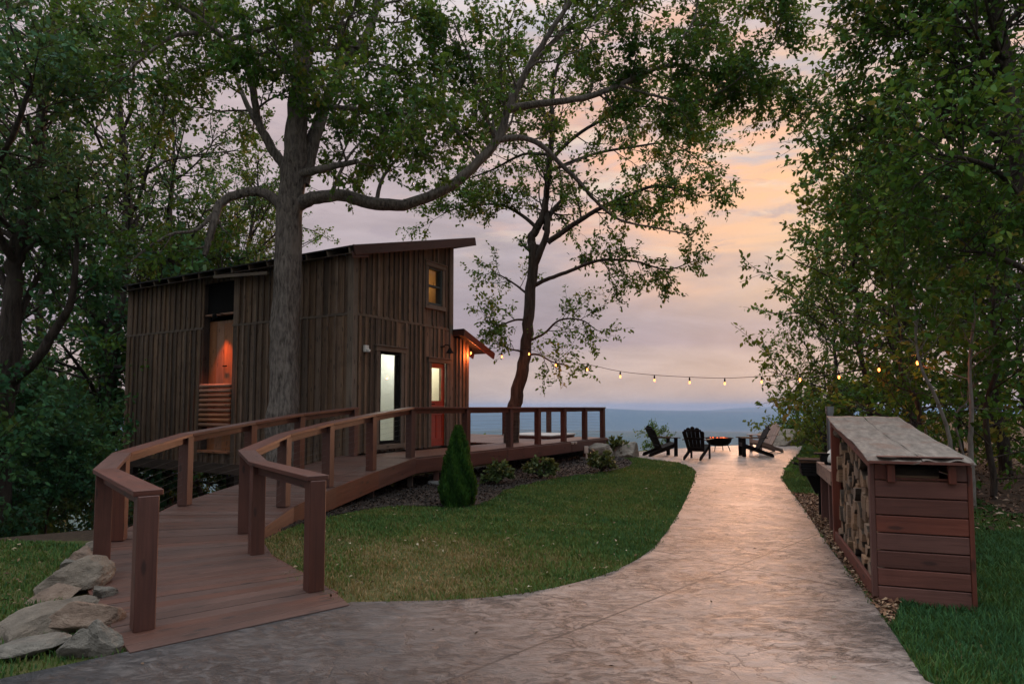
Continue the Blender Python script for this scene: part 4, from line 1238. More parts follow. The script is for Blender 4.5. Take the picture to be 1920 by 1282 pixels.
# the leaning tree that grows through the deck --------------------------------------
T = Tree(23, LEAF_OVAL, (.07, .13), 12, .46, .3, .085)
d = 17.3
base = at(952, 850, d); base.z = -.4
T.limb([base] + px((958, 820, d), (963, 770, d), (974, 720, d), (985, 670, d), (991, 590, d), (998, 510, d), (1003, 460, d)), [.215, .20, .185, .168, .156, .148, .14, .135], 0, 14, t0=.9, num=1, L=(.5, .7), level=1, flare=.1)
LM = dict(level=2, kids=4)
T.limb(px((1000, 475, d), (996, 448, d + .1), (1006, 430, d + .1), (1020, 400, d), (1024, 370, d), (1030, 300, d), (1036, 234, d), (1035, 180, d), (1050, 110, d), (1090, 60, d), (1130, 10, d)), [.125, .115, .105, .10, .09, .078, .066, .055, .045, .032, .018], 0, 10, t0=.2, num=17, L=(.8, 1.7), **LM)
T.limb(px((1001, 500, d), (1013, 470, d - .1), (1023, 447, d - .1), (1027, 425, d - .1), (1023, 395, d)), [.11, .095, .085, .08, .07], 0, 9, num=0)
T.limb(px((1027, 455, d - .1), (1048, 440, d - .2), (1069, 425, d - .3), (1105, 402, d - .5), (1139, 384, d - .6), (1180, 366, d - .7), (1224, 349, d - .8), (1275, 355, d - .9), (1320, 372, d - 1)), [.085, .08, .075, .065, .06, .05, .04, .028, .016], 0, 8, t0=.3, num=13, L=(.6, 1.3), **LM)
T.limb(px((1001, 535, d), (1030, 522, d - .2), (1069, 508, d - .3), (1100, 495, d - .4), (1136, 487, d - .5), (1190, 490, d - .5), (1250, 505, d - .5), (1300, 490, d - .5)), [.065, .055, .05, .045, .04, .03, .02, .012], 0, 8, t0=.35, num=10, L=(.5, 1.1), **LM)
T.limb(px((1022, 430, d), (1032, 402, d + .2), (1050, 380, d + .3), (1064, 364, d + .4)), [.09, .075, .065, .045], 0, 8, t0=.8, num=2, L=(.4, .7), level=1)
T.limb(px((1010, 430, d), (980, 405, d + .3), (940, 385, d + .6), (880, 385, d + .8), (830, 400, d + 1)), .06, .015, 7, t0=.2, num=12, L=(.6, 1.1), **LM)
T.limb(px((998, 560, d), (975, 540, d + .2), (945, 520, d + .4), (920, 510, d + .6)), .04, .012, 7, t0=.3, num=6, L=(.4, .7), level=1)
T.limb(px((990, 600, d), (965, 600, d - .2), (935, 610, d - .3), (910, 600, d - .4)), .035, .012, 7, t0=.3, num=7, L=(.4, .8), level=1)
T.limb(px((985, 660, d), (960, 655, d - .3), (935, 645, d - .5)), .03, .012, 6, t0=.3, num=5, L=(.4, .7), level=1)
T.limb(px((986, 665, d), (1010, 665, d - .4), (1035, 678, d - .7), (1065, 685, d - 1)), .035, .012, 7, t0=.3, num=6, L=(.35, .7), level=1)
T.limb(px((990, 640, d), (1020, 625, d - .2), (1050, 600, d - .4), (1090, 600, d - .6), (1120, 620, d - .8)), .04, .012, 7, t0=.3, num=9, L=(.4, .85), level=1)
T.limb(px((1032, 300, d), (1080, 255, d - .4), (1140, 220, d - .7), (1200, 200, d - 1), (1270, 215, d - 1.2)), .06, .015, 8, t0=.25, num=12, L=(.6, 1.2), **LM)
T.limb(px((1035, 250, d), (1010, 200, d + .5), (980, 160, d + 1), (930, 130, d + 1.4)), .06, .02, 8, t0=.2, num=12, L=(.7, 1.4), **LM)
T.limb(px((1032, 320, d), (1110, 290, d + .4), (1190, 275, d + .7), (1260, 270, d + 1), (1310, 300, d + 1.2)), .05, .014, 8, t0=.3, num=12, L=(.6, 1.1), **LM)
T.limb(px((1030, 290, d), (980, 290, d + .5), (920, 320, d + .9), (860, 340, d + 1.2)), .05, .015, 8, t0=.25, num=11, L=(.6, 1.2), **LM)
lean = T.make('leaning_tree', base, M['bark_dark'], M['leaf_oak'])
tag(lean, 'slender leaning tree with a thin airy crown growing up through the deck boards', 'tree')
print('lean leaves', T.count())


# other trees: a few grown from scratch, then copies of them ------------------------
def grow(seed, H, cb, rad, tr, nl, leaf=LEAF_OVAL, ll=(.09, .165), per=11, bm='bark_dark', lm='leaf_oak', name='forest_tree', wob=.25, level=2, kids=5, two=False):
    T = Tree(seed, leaf, ll, per, .5, .3, .10)
    g = T.g; n = 9
    P = np.zeros((n, 3)); P[:, 2] = np.linspace(-.4, H, n)
    P[1:, :2] = np.cumsum(g.normal(0, wob, (n - 1, 2)) * .5, 0)
    T.tube(np.array(catmull(P, 4)), np.interp(np.linspace(0, 1, (n - 1) * 4 + 1), [0, .06, .5, 1], [tr * 1.35, tr, tr * .7, tr * .12]), 12)
    for q in range(nl):
        t = cb + (1 - cb) * ((q + g.random() * .8) / nl); t = min(t, .985)
        i = min(int(t * (n - 1)), n - 2); fr = t * (n - 1) - i; p = P[i] * (1 - fr) + P[i + 1] * fr
        a = q * 2.4 + g.normal(0, .4); u_ = (t - cb) / (1 - cb)
        L = rad * (math.sin(math.pi * (.18 + .75 * u_)) ** .8) * g.uniform(.75, 1.2)
        el = .15 + .75 * u_ + g.normal(0, .15)
        T.branch(p, (math.cos(a) * math.cos(el), math.sin(a) * math.cos(el), math.sin(el)), L, tr * .33 * (1 - .5 * u_), level, None, .10, kids, .008)
    o = T.make(name, (0, 0, 0), M[bm], M[lm])
    print(name, T.count())
    return o


_used = set()


def place(o, pxx, d, s=1.0, rz=0.0, label=None, cat='tree', group=None, sz=None, z=None):
    first = o.name not in _used; _used.add(o.name)
    r_ = o if first else copy_tree(o)
    p = at(pxx, 763, d); zz = float(ground_z(p.x, p.y)) if z is None else z
    r_.location = (p.x, p.y, zz); r_.rotation_euler = (0, 0, rz); r_.scale = (s, s, s if sz is None else sz)
    tag(r_, label, cat, group)
    return r_


fA = grow(101, 15, .16, 4.6, .26, 24, kids=6, name='forest_tree')
fB = grow(102, 13, .22, 4.0, .20, 22, kids=6, lm='leaf_blue', name='forest_tree', ll=(.09, .165))
fC = grow(103, 10, .10, 3.4, .15, 24, kids=6, lm='leaf_olive', name='forest_tree', ll=(.085, .16))
fD = grow(104, 5.2, .12, 2.0, .055, 16, lm='leaf_oak', name='young_tree', ll=(.08, .14), bm='bark_dark', per=12, kids=4)
GL = 'trees of the wood behind the house'
W_ = 'dense tree of the wood beyond the house'
place(fA, 206, 20.6, 1.1, .4, 'tall forest tree with a straight dark trunk just left of the house', group=GL)
left_trees = [(fB, 110, 25, 1.15, 2.0, 'blue green tree at the far left, standing behind the trunk by the house'),
              (fB, 330, 24, 1.15, 3.0, 'tall dark green tree showing over the low end of the house roof'), (fA, 430, 29, 1.1, 4.1, 'broad tree behind the middle of the house roof'),
              (fC, 505, 27, 1.05, 5.2, 'bushy tree whose foliage shows right of the oak trunk over the roof'),               (fB, -130, 15, 1.2, 2.6, 'blue green tree reaching in from the left edge of the picture'),                             (fC, 300, 25.5, 1.15, .3, 'olive tree behind the low roof corner of the house'), (fA, 465, 24.5, .85, 2.9, 'full green tree close behind the house, left of the oak trunk'),
 (fC, 330, 23.2, .95, 1.9, 'leafy tree close behind the low end of the house'), (fC, 440, 23.0, .95, 5.6, 'leafy tree close behind the house, right of the recess'),
 (fC, 385, 26, 1.15, 4.4, 'olive tree behind the house above the recess')]
for o, x_, d_, s_, rz_, lb in left_trees: place(o, x_, d_, s_, rz_, lb, group=GL)

# the leaning trunk at the left edge, with a strong branch to the right
T = Tree(31, LEAF_OVAL, (.08, .145), 9, .48, .3, .1); d = 11.5
base = at(-12, 990, d); base.z = float(ground_z(base.x, base.y)) - .2
T.limb([base] + px((-5, 850, d), (5, 760, d), (18, 690, d), (20, 600, d), (26, 500, d), (45, 420, d), (70, 330, d + .3), (80, 220, d + .6), (95, 100, d + .8), (110, -60, d + 1)), [.24, .21, .195, .185, .15, .13, .12, .11, .09, .07, .04], 0, 12, t0=.5, num=24, L=(.9, 1.9), level=2, kids=5)
T.limb(px((14, 720, d), (40, 700, d - .1), (75, 665, d - .2), (105, 615, d - .3), (130, 575, d - .4), (140, 520, d - .5), (145, 440, d - .5)), [.11, .09, .085, .075, .06, .05, .03], 0, 9, t0=.6, num=7, L=(.4, .8), level=2, kids=4)
T.limb(px((22, 640, d), (50, 560, d + .3), (85, 500, d + .5), (130, 460, d + .8)), [.07, .055, .04, .02], 0, 8, t0=.4, num=9, L=(.7, 1.2), level=2, kids=4)
T.limb(px((24, 560, d), (-20, 480, d + .3), (-60, 400, d + .5), (-90, 300, d + .8)), .08, .03, 8, t0=.3, num=12, L=(.9, 1.6), level=2, kids=5)
T.limb(px((30, 500, d), (-10, 420, d - .6), (-10, 330, d - 1.2), (30, 240, d - 1.6), (60, 150, d - 1.8)), .07, .03, 8, t0=.3, num=12, L=(.8, 1.5), level=2, kids=5)
o = T.make('forked_tree', base, M['bark_dark'], M['leaf_blue'])
tag(o, 'dark forked tree with one strong bough slanting right, at the left edge', 'tree')

# shrubs under the trees on the left
sh = grow(140, 2.3, .05, 1.5, .03, 16, lm='leaf_blue', name='understory_shrub', ll=(.06, .115), per=34, level=1, kids=9, wob=.12)
GS = 'understory shrubs left of the ramp'
place(sh, 40, 12.0, 1.05, 0, 'rounded dark shrub nearest the rocks, left of the ramp', 'shrub', GS)
for x_, d_, s_, rz_, lb in ((135, 13.0, .95, 1.2, 'dark shrub close to the left corner of the ramp railing'), (95, 15.0, 1.45, 2.2, 'tallest shrub of the dark undergrowth left of the ramp'), (-30, 13.0, 1.55, 3.3, 'dark shrub cut by the left edge of the picture'),
                            (25, 16.5, 1.6, 4.4, 'broad shrub at the back of the undergrowth, near the forked tree'), (170, 15.2, .8, 5.1, 'shrub in the gap between the railing and the house stilts'), (300, 21.5, 2.6, .7, 'green shrub seen under the raised house floor'),
                            (425, 22.5, 2.9, 1.7, 'yellowish shrub seen beneath the house, beyond the stilts'), (-90, 10.6, 1.2, 2.9, 'low shrub at the left edge, beside the lawn')):
    place(sh, x_, d_, s_, rz_, lb, 'shrub', GS)

# right hand side --------------------------------------------------------------------
T = Tree(41, LEAF_OVAL, (.06, .125), 10, .46, .3, .09); d = 8.2
base = at(1985, 800, d); base.z = float(ground_z(base.x, base.y)) - .2
T.limb([base] + px((1965, 600, d), (1935, 420, d), (1905, 260, d), (1885, 120, d), (1868, 0, d), (1850, -140, d), (1830, -320, d)), [.15, .13, .115, .10, .085, .07, .055, .03], 0, 12, t0=.3, num=16, L=(.9, 1.7), level=2, bias=(-.6, 0, 0))
T.limb(px((1925, 360, d), (1910, 250, d + .2), (1890, 170, d + .3), (1862, 60, d + .4), (1835, -40, d + .5)), [.075, .07, .06, .05, .03], 0, 9, t0=.3, num=9, L=(.8, 1.4), level=2)
for pts, num in ((((1915, 310, d), (1850, 250, d + .5), (1770, 210, d + 1), (1700, 200, d + 1.3), (1640, 225, d + 1.6), (1590, 205, d + 1.8)), 15), (((1890, 150, d), (1810, 100, d + .4), (1750, 70, d + .8), (1700, 55, d + 1.1), (1665, 70, d + 1.3)), 13),
                 (((1875, 50, d), (1800, -10, d + .6), (1740, -50, d + 1.1), (1690, -30, d + 1.5)), 11), (((1935, 430, d), (1860, 390, d + .3), (1780, 370, d + .7), (1700, 380, d + 1), (1640, 400, d + 1.3)), 13),
                 (((1930, 400, d), (1880, 330, d - .5), (1820, 300, d - 1), (1760, 290, d - 1.2)), 9), (((1950, 520, d), (1870, 480, d - .3), (1800, 470, d - .6)), 9)):
    T.limb(px(*pts), .045, .014, 8, t0=.25, num=num, L=(.45, .85), level=2, kids=4)
o = T.make('twin_stem_tree', base, M['bark_dark'], M['leaf_oak'])
tag(o, 'nearest tree at the right edge, two dark stems leaning in at the top corner', 'tree')
print('twin', T.count())
GR = 'trees of the wood right of the path'
fE = grow(107, 6.6, .06, 2.3, .085, 26, lm='leaf_olive', name='bushy_tree', ll=(.10, .19), per=11, kids=4, wob=.2)
fF = grow(108, 8.5, .16, 2.9, .13, 24, lm='leaf_oak', name='bushy_tree', ll=(.10, .19), per=10, kids=4)
right_trees = [(fF, 1745, 16.0, 1.05, 2.2, 'full green tree standing right behind the string lights'), (fF, 1880, 15.0, 1.0, 4.0, 'dark tree behind the woodshed at the right edge'), 
               (fB, 2010, 13, .9, 2.5, 'tree beyond the right edge with branches reaching in'), (fF, 1690, 21.0, 1.15, .6, 'tall tree at the back, above the last bulbs of the string'),
               (fE, 1628, 18.5, 1.12, 1.1, 'bushy tree at the left end of the right wood, beside the patio'), (fE, 1556, 21.5, .92, 4.0, 'low bushy tree hanging toward the string lights, beside the patio boulder'),
               (fE, 1800, 17.0, .85, 2.4, 'low dense tree in the dark behind the woodshed roof'), (fE, 1925, 15.5, .85, 5.2, 'low dense tree at the right edge, over the leaf litter')]
for o, x_, d_, s_, rz_, lb in right_trees: place(o, x_, d_, s_, rz_, lb, group=GR)
place(fD, 1720, 12.3, .95, 2.6, 'young tree rising behind the woodshed roof', 'tree', 'young trees behind the woodshed')
for x_, d_, s_, rz_, lb in ((1845, 11.0, .95, 5.0, 'young tree right behind the woodshed corner'), (1535, 25, .95, 5.9, 'young tree on the ridge edge beside the patio')):
    place(fD, x_, d_, s_, rz_, lb, 'tree', 'young trees behind the woodshed')
for i, (pts, r_, lb) in enumerate(((((1783, 850, 9.5), (1775, 800, 9.5), (1752, 740, 9.5), (1728, 690, 9.5), (1718, 640, 9.6), (1716, 560, 9.8)), .032, 'pale thin stem leaning left behind the woodshed roof'),
                                   (((1822, 890, 10), (1820, 820, 10), (1822, 760, 10), (1818, 690, 10.1), (1826, 600, 10.2)), .045, 'pale upright stem right behind the woodshed'),
                                   (((1812, 880, 10.6), (1800, 830, 10.6), (1790, 780, 10.6), (1815, 750, 10.6), (1830, 700, 10.6)), .022, 'thin crooked stem between two pale trunks'),
                                   (((1738, 820, 12.5), (1725, 780, 12.5), (1712, 740, 12.6), (1700, 700, 12.8)), .03, 'thin bare stem over the ridge of the woodshed roof'))):
    T = Tree(60 + i, LEAF_OVAL, (.10, .15), 10, .4, .3, .12)
    b_ = at(*pts[0]); b_.z = float(ground_z(b_.x, b_.y)) - .1
    T.limb([b_] + px(*pts), r_, r_ * .45, 8, t0=.7, num=6, L=(.5, .9), level=1)
    o = T.make('sapling', b_, M['bark_pale'], M['leaf_oak']); tag(o, lb, 'sapling', 'saplings behind the woodshed')
# bushes along the ridge beyond the patio
rb = grow(150, 1.5, .04, 1.1, .022, 14, lm='leaf_oak', name='ridge_bush', ll=(.10, .16), per=12, level=1, kids=8, wob=.1)
place(rb, 1530, 28.5, 1.35, 0, 'leafy bush behind the patio boulder, right of the pale chair', 'bush', 'bushes on the ridge')
for x_, d_, s_, rz_, lb in ((1490, 29.5, 1.05, 1.1, 'bush left of the one behind the patio boulder'), (1580, 27, 1.5, 2.5, 'bush on the ridge beside the young tree'), (905, 26, 1.5, 3.6, 'round green bush seen across the deck beside the leaning trunk'),
                            (1225, 24.0, .55, 4.2, 'low grey green bush below the left black chair'), (1640, 25, 1.4, .8, 'bush in the shade right of the ridge edge')):
    p = at(x_, 763, d_); place(rb, x_, d_, s_, rz_, lb, 'bush', 'bushes on the ridge')
# ------------------------------------------------------------------ planting beds, litter and grass
def litter_mat(name, stops, rough=.9):
    m, nt, b = new_mat(name)
    lnk(nt, ramp(nt, attr(nt, 'rnd').outputs['Fac'], stops), b.inputs['Base Color']); b.inputs['Roughness'].default_value = rough
    b.inputs['Specular IOR Level'].default_value = .2
    return m


BED_FRONT = [gz(*p) for p in ((560, 985), (640, 966), (720, 953), (800, 951), (880, 951), (925, 936), (950, 920), (1000, 907), (1060, 895), (1130, 887), (1185, 872), (1165, 857))]
BED = [(p[0], p[1]) for p in catmull(BED_FRONT, 4)] + [(4.0, 20.6), (2.6, 21.2), (-.5, 17.2), (-2.6, 13.6), (-3.2, 11.5), (-3.2, 9.0), (-3.05, 7.6)]
m, nt, b = new_mat('dark_mulch'); geo = nt.nodes.new('ShaderNodeNewGeometry'); n_ = noise(nt, geo.outputs['Position'], 26, 6, .7, .4)
lnk(nt, ramp(nt, n_, [(.35, (.006, .005, .004)), (.55, (.018, .013, .010)), (.72, (.045, .032, .026))]), b.inputs['Base Color']); b.inputs['Roughness'].default_value = .95
bump(nt, b, n_, 1.0, .05)
M['mulch'] = m
tag(slab('mulch_bed', BED, -.1, .035, M['mulch']), kind='structure')
STRIP = [tuple(gz(*p))[:2] for p in ((1484, 925), (1500, 945), (1560, 1035), (1640, 1140), (1672, 1180), (1690, 1130), (1640, 1040), (1590, 985), (1560, 955), (1530, 930))]
m, nt, b = new_mat('leaf_litter_soil'); geo = nt.nodes.new('ShaderNodeNewGeometry'); n_ = noise(nt, geo.outputs['Position'], 30, 6, .7, .4)
lnk(nt, ramp(nt, n_, [(.3, (.045, .026, .018)), (.5, (.13, .075, .05)), (.7, (.26, .17, .12))]), b.inputs['Base Color']); b.inputs['Roughness'].default_value = .95
bump(nt, b, n_, 1.0, .04)
tag(slab('leaf_strip', STRIP, -.1, .012, m), kind='structure')
LAWN = [(p[0], p[1]) for p in catmull(lp[1:], 6)] + [(p[0], p[1]) for p in reversed(catmull(BED_FRONT, 4))] + [(-2.9, 7.2), (-2.36, 6.22), (-1.42, 5.14)]
SHED_P = gz(1648, 1130); SX = Vector((.942, -.335, 0)); SY = Vector((.335, .942, 0))


def shed_w(x, y): return (SHED_P.x + SX.x * x + SY.x * y, SHED_P.y + SX.y * x + SY.y * y)


SHED_FOOT = [shed_w(-.0, -.02), shed_w(.66, -.02), shed_w(.66, 2.4), shed_w(.0, 2.4)]
RAMP_P = [(p[0], p[1]) for p in edgeR] + [(p[0], p[1]) for p in reversed(edgeL)]


def scatter_poly(poly, dens, g, power=1.3, dref=6.0, dmin=3.0):
    xs, ys = zip(*poly); A = (max(xs) - min(xs)) * (max(ys) - min(ys)); n = int(A * dens)
    x = g.uniform(min(xs), max(xs), n); y = g.uniform(min(ys), max(ys), n)
    keep = in_poly(x, y, poly) & (g.random(n) < np.clip((dref / np.maximum(dmin, y)) ** power, 0, 1))
    return x[keep], y[keep]


def build_grass():
    g = np.random.default_rng(5); X, Y, K = [], [], []
    x, y = scatter_poly(LAWN, 5200, g); X.append(x); Y.append(y); K.append(np.zeros(len(x)))
    right = [(2.2, 1.2), (9, 1.2), (9.5, 5.5), (8.6, 9.0), (5.2, 8.6), (5.6, 12.5), (9.5, 22), (12.2, 26.3), (12.0, 26.0), (9.5, 19), (5.6, 11.0), (4.6, 8.9), (3.9, 7.4)]
    right = [(1.4, 1.2), (10, 1.2), (10, 8.2), (7.2, 9.4), (8.8, 13.5), (12.6, 21), (15.0, 27.5), (11.6, 26.6), (7.4, 18.2), (5.0, 13.2), (3.9, 9.9), (3.3, 7.5), (2.4, 5.0)]
    x, y = scatter_poly(right, 5200, g); k = ~in_poly(x, y, PATH) & ~in_poly(x, y, STRIP) & ~in_poly(x, y, SHED_FOOT)
    X.append(x[k]); Y.append(y[k]); K.append(np.ones(k.sum()))
    left = [(-9, 1.8), (-1.6, 3.0), (-2.6, 4.6), (-3.9, 5.6), (-4.4, 7.2), (-5.6, 7.6), (-9.5, 7.8)]
    x, y = scatter_poly(left, 3600, g); k = ~in_poly(x, y, PATH) & ~in_poly(x, y, RAMP_P)
    X.append(x[k]); Y.append(y[k]); K.append(np.full(k.sum(), 2.0))
    for poly, m_ in ((catmull(lp[1:], 6), 2600), (catmull(rp[1:], 6), 1800)):        # tufts creeping over the edge of the concrete
        P = np.array(poly)[:, :2]; sg = g.integers(0, len(P) - 1, m_); fr = g.random((m_, 1)); q = P[sg] * (1 - fr) + P[sg + 1] * fr + g.normal(0, .018, (m_, 2))
        k = np.sin(q[:, 0] * 9) + np.sin(q[:, 1] * 7 + 2) + g.normal(0, .6, m_) > -.2
        X.append(q[k, 0]); Y.append(q[k, 1]); K.append(np.zeros(k.sum()))
    x = np.concatenate(X); y = np.concatenate(Y); kd = np.concatenate(K)
    pat = .5 + .5 * waves(x, y, 3.1) + .25 * waves(x + 40, y, .9)
    edge = np.clip(1 - np.abs(np.hypot(x + 2.0, y - 6.2) - 1.1) / 1.6, 0, 1) * (kd == 0) + (kd == 2) * .35
    dry = np.clip(pat * .5 + edge * .5 + .08 * (kd == 0) + .05 * (kd == 0) * np.clip((8.5 - y) / 3, 0, 1) + .10 * waves(x * 1.7, y * 1.7 + 9, .7) - .12 * (kd == 1) * (y < 8) + g.normal(0, .17, len(x)), 0, 1)
    thin = g.random(len(x)) > np.clip(edge * .75 + (kd == 2) * np.clip(pat, 0, 1) * .5, 0, .85)
    x, y, kd, dry = x[thin], y[thin], kd[thin], dry[thin]
    n = len(x); z = ground_z(x, y)
    h = g.uniform(.022, .055, n) * (1 + .45 * np.clip(waves(x * 3 + 5, y * 3, 2.1), -.8, 1.2)) * (1 + .45 * (kd == 1) * (y < 8)) * (1 - .3 * (dry > .6)); w = (.0028 + .00055 * y) * g.uniform(.7, 1.3, n)
    a = g.uniform(0, 6.283, n); lx = np.cos(a); ly = np.sin(a); bend = g.uniform(.1, .9, n) * h
    b2 = a + g.normal(0, .7, n) + 1.57
    bx = np.cos(b2) * bend; by = np.sin(b2) * bend
    V = np.empty((n, 5, 3))
    V[:, 0] = np.stack([x - lx * w, y - ly * w, z - .004], -1); V[:, 1] = np.stack([x + lx * w, y + ly * w, z - .004], -1)
    V[:, 2] = np.stack([x + lx * w * .7 + bx * .35, y + ly * w * .7 + by * .35, z + h * .6], -1); V[:, 3] = np.stack([x - lx * w * .7 + bx * .35, y - ly * w * .7 + by * .35, z + h * .6], -1)
    V[:, 4] = np.stack([x + bx, y + by, z + h], -1)
    i = np.arange(n)[:, None] * 5
    F = np.concatenate([i + [0, 1, 2, 3], i + [3, 2, 4]], 1).ravel(); sz = np.tile([4, 3], n)
    m = leafmat('grass_blades', [(.0, (.028, .088, .034)), (.3, (.052, .125, .034)), (.50, (.092, .142, .038)), (.68, (.18, .145, .062)), (1.0, (.29, .21, .11))], .25, .6)
    o = np_mesh('grass', V.reshape(-1, 3), F, sz, m, rnd=np.repeat(dry, 2)); tag(o, kind='stuff')
    print('blades', n)


build_grass()


def chips(name, poly, dens, size, stops, zf, seed, power=.8, lift=.02, label=None):
    g = np.random.default_rng(seed); x, y = scatter_poly(poly, dens, g, power); n = len(x)
    z = zf + g.random(n) * lift; s = g.uniform(*size, n)
    d = nrm_rows(np.stack([g.normal(0, 1, n), g.normal(0, 1, n), g.normal(0, .35, n)], -1)); nn = nrm_rows(np.stack([g.normal(0, .4, n), g.normal(0, .4, n), np.ones(n)], -1))
    xx = nrm_rows(np.cross(d, nn)); zz = nrm_rows(np.cross(xx, d)); T_ = LEAF_SIMPLE; cup = T_[:, 0] ** 2 * 2.2
    wd = g.uniform(.4, 1.1, n)
    V = np.stack([x, y, z], -1)[:, None, :] + s[:, None, None] * (T_[None, :, 0:1] * wd[:, None, None] * xx[:, None, :] + (T_[None, :, 1:2] - .5) * d[:, None, :] + cup[None, :, None] * zz[:, None, :])
    o = np_mesh(name, V.reshape(-1, 3), np.arange(n * 4), np.full(n, 4), litter_mat(name + '_tones', stops), rnd=g.random(n)); tag(o, kind='stuff')


chips('mulch_chips', BED, 700, (.03, .08), [(.0, (.006, .005, .004)), (.6, (.02, .014, .011)), (.92, (.05, .036, .028)), (1.0, (.16, .12, .1))], .036, 81)
chips('fallen_leaves', STRIP, 1500, (.03, .08), [(.0, (.05, .025, .016)), (.4, (.14, .07, .04)), (.75, (.26, .15, .09)), (1.0, (.40, .29, .2))], .014, 82, lift=.035)
LIT = [(4.4, 7.9), (10.5, 8.0), (16, 14), (16, 30), (13.6, 26.5), (10.6, 21), (6.6, 12.6), (5.6, 9.4)]
chips('woodland_litter', LIT, 120, (.05, .11), [(.0, (.03, .018, .012)), (.5, (.09, .05, .032)), (.85, (.16, .10, .07)), (1.0, (.34, .26, .2))], .03, 83, lift=.05)
chips('lawn_litter', [(-9, 3.0), (-2.7, 3.4), (-3.9, 5.6), (-5.6, 7.6), (-9.5, 7.8)], 40, (.03, .07), [(.0, (.06, .035, .02)), (.6, (.16, .11, .06)), (1.0, (.34, .27, .18))], .02, 84)
chips('lawn_leaves', LAWN, 13, (.03, .06), [(.0, (.10, .06, .03)), (.6, (.22, .16, .10)), (1.0, (.40, .34, .25))], .035, 85)
PATHN = [(-2.5, 3.6), (1.9, 3.6), (3.3, 7.2), (4.1, 9.2), (2.5, 9.0), (1.0, 7.0), (-1.2, 5.1)]
chips('path_leaves', PATHN, 1.6, (.025, .05), [(.0, (.05, .03, .02)), (.6, (.14, .09, .06)), (1.0, (.3, .25, .2))], .026, 86, lift=.004)

# ------------------------------------------------------------------ rocks
def rock_mat(name, c0, c1, c2):
    m, nt, b = new_mat(name); tc = nt.nodes.new('ShaderNodeTexCoord'); v = tc.outputs['Object']
    n1 = noise(nt, v, 2.2, 6, .6, .4); n2 = noise(nt, v, 15, 6, .7)
    cl = ramp(nt, mth(nt, 'ADD', mth(nt, 'MULTIPLY', n1, .65), mth(nt, 'MULTIPLY', n2, .35)), [(.35, c0), (.5, c1), (.65, c2)])
    lnk(nt, cl, b.inputs['Base Color']); b.inputs['Roughness'].default_value = .9
    n3 = noise(nt, mapping(nt, v, (3, 3, 22), rot=(.3, .2, 0)), 1.0, 6, .7, .5)
    bump(nt, b, mth(nt, 'ADD', mth(nt, 'ADD', n1, mth(nt, 'MULTIPLY', n3, .6)), mth(nt, 'MULTIPLY', n2, .6)), 1.0, .06)
    return m


M['rock_tan'] = rock_mat('tan_sandstone', (.075, .06, .047), (.16, .13, .102), (.26, .205, .16))
M['rock_rust'] = rock_mat('rusty_sandstone', (.09, .062, .047), (.19, .13, .096), (.29, .22, .17))
M['rock_grey'] = rock_mat('grey_sandstone', (.068, .06, .05), (.145, .13, .11), (.24, .21, .178))


def rock(name, c, size, rz, seed, mat, label, group=None, tilt=(0, 0), sub=5, ncut=11):
    g = np.random.default_rng(seed); bm = bmesh.new(); bmesh.ops.create_icosphere(bm, subdivisions=sub, radius=1.0)
    cuts = [(unit(g.normal(0, 1, 3) * np.array([1, 1, 1.3])), g.uniform(.44, .80)) for _ in range(ncut)]
    for v in bm.verts:
        p = np.array(v.co)
        for nrm, dd in cuts:
            e_ = p @ nrm - dd
            if e_ > 0: p = p - nrm * e_ * .985
        q = Vector(p * 2.1 + g.integers(0, 1) + seed)
        p = p * (1 + .07 * mnoise.noise(q) + .03 * mnoise.noise(q * 3.1) + .022 * mnoise.noise(q * 8) + .012 * mnoise.noise(q * 19))
        v.co = Vector((p[0] * size[0], p[1] * size[1], p[2] * size[2]))
    for f in bm.faces: f.smooth = True
    me = bpy.data.meshes.new(name); bm.to_mesh(me); bm.free(); me.materials.append(mat)
    o = bpy.data.objects.new(name, me); col.objects.link(o); o.location = c; o.rotation_euler = (tilt[0], tilt[1], rz)
    tag(o, label, 'boulder' if 'boulder' in name else 'rock', group); return o


GRK = 'rocks banked against the ramp edge'
for i, (x_, yb, w_, h_, dp, rz_, tl, mt, lb) in enumerate((
        (62, 1195, 150, 60, 1.0, .9, (.1, -.35), 'rock_tan', 'long tan slab at the far left of the rocks, tilting down to the lawn'),
        (135, 1184, 105, 90, .8, .5, (.25, .15), 'rock_rust', 'broad rusty slab in the middle of the rock bank'),
        (168, 1238, 58, 88, .7, .3, (.1, .3), 'rock_grey', 'grey angular rock nearest the concrete, touching the ramp corner'),
        (132, 1236, 100, 72, .7, -.3, (.2, -.2), 'rock_grey', 'pointed grey rock at the front of the bank, left of the ramp corner rock'),
        (128, 1112, 100, 72, .9, 1.1, (.2, -.3), 'rock_tan', 'upper tan slab leaning below the second railing post'),
        (162, 1050, 36, 62, 1.0, .2, (0, .1), 'rock_tan', 'topmost small rock, tight against the left corner post'),
        (117, 1070, 30, 26, 1.0, .7, (0, 0), 'rock_grey', 'small round rock on the grass beside the upper slab'),
        (35, 1236, 100, 40, .8, .4, (0, -.1), 'rock_grey', 'low grey rock half buried in the grass at the left edge'),
        (182, 1130, 60, 40, .8, 1.4, (.1, .1), 'rock_grey', 'dark wedge of rock under the ramp edge'),
        (92, 1130, 80, 40, .8, 1.0, (.1, -.3), 'rock_rust', 'flat brown rock between the long slab and the upper slab'),
        (140, 1060, 46, 44, .9, .1, (.2, .2), 'rock_rust', 'small brown rock just below the topmost one'))):
    p = gz(x_, yb); s = p.y / FPX
    rock('rock', (p.x, p.y + .10, h_ * s * .20), (w_ * s * .68, w_ * s * .58 * dp, h_ * s * .58), rz_, 300 + i * 7, M[mt], lb, GRK, tl)
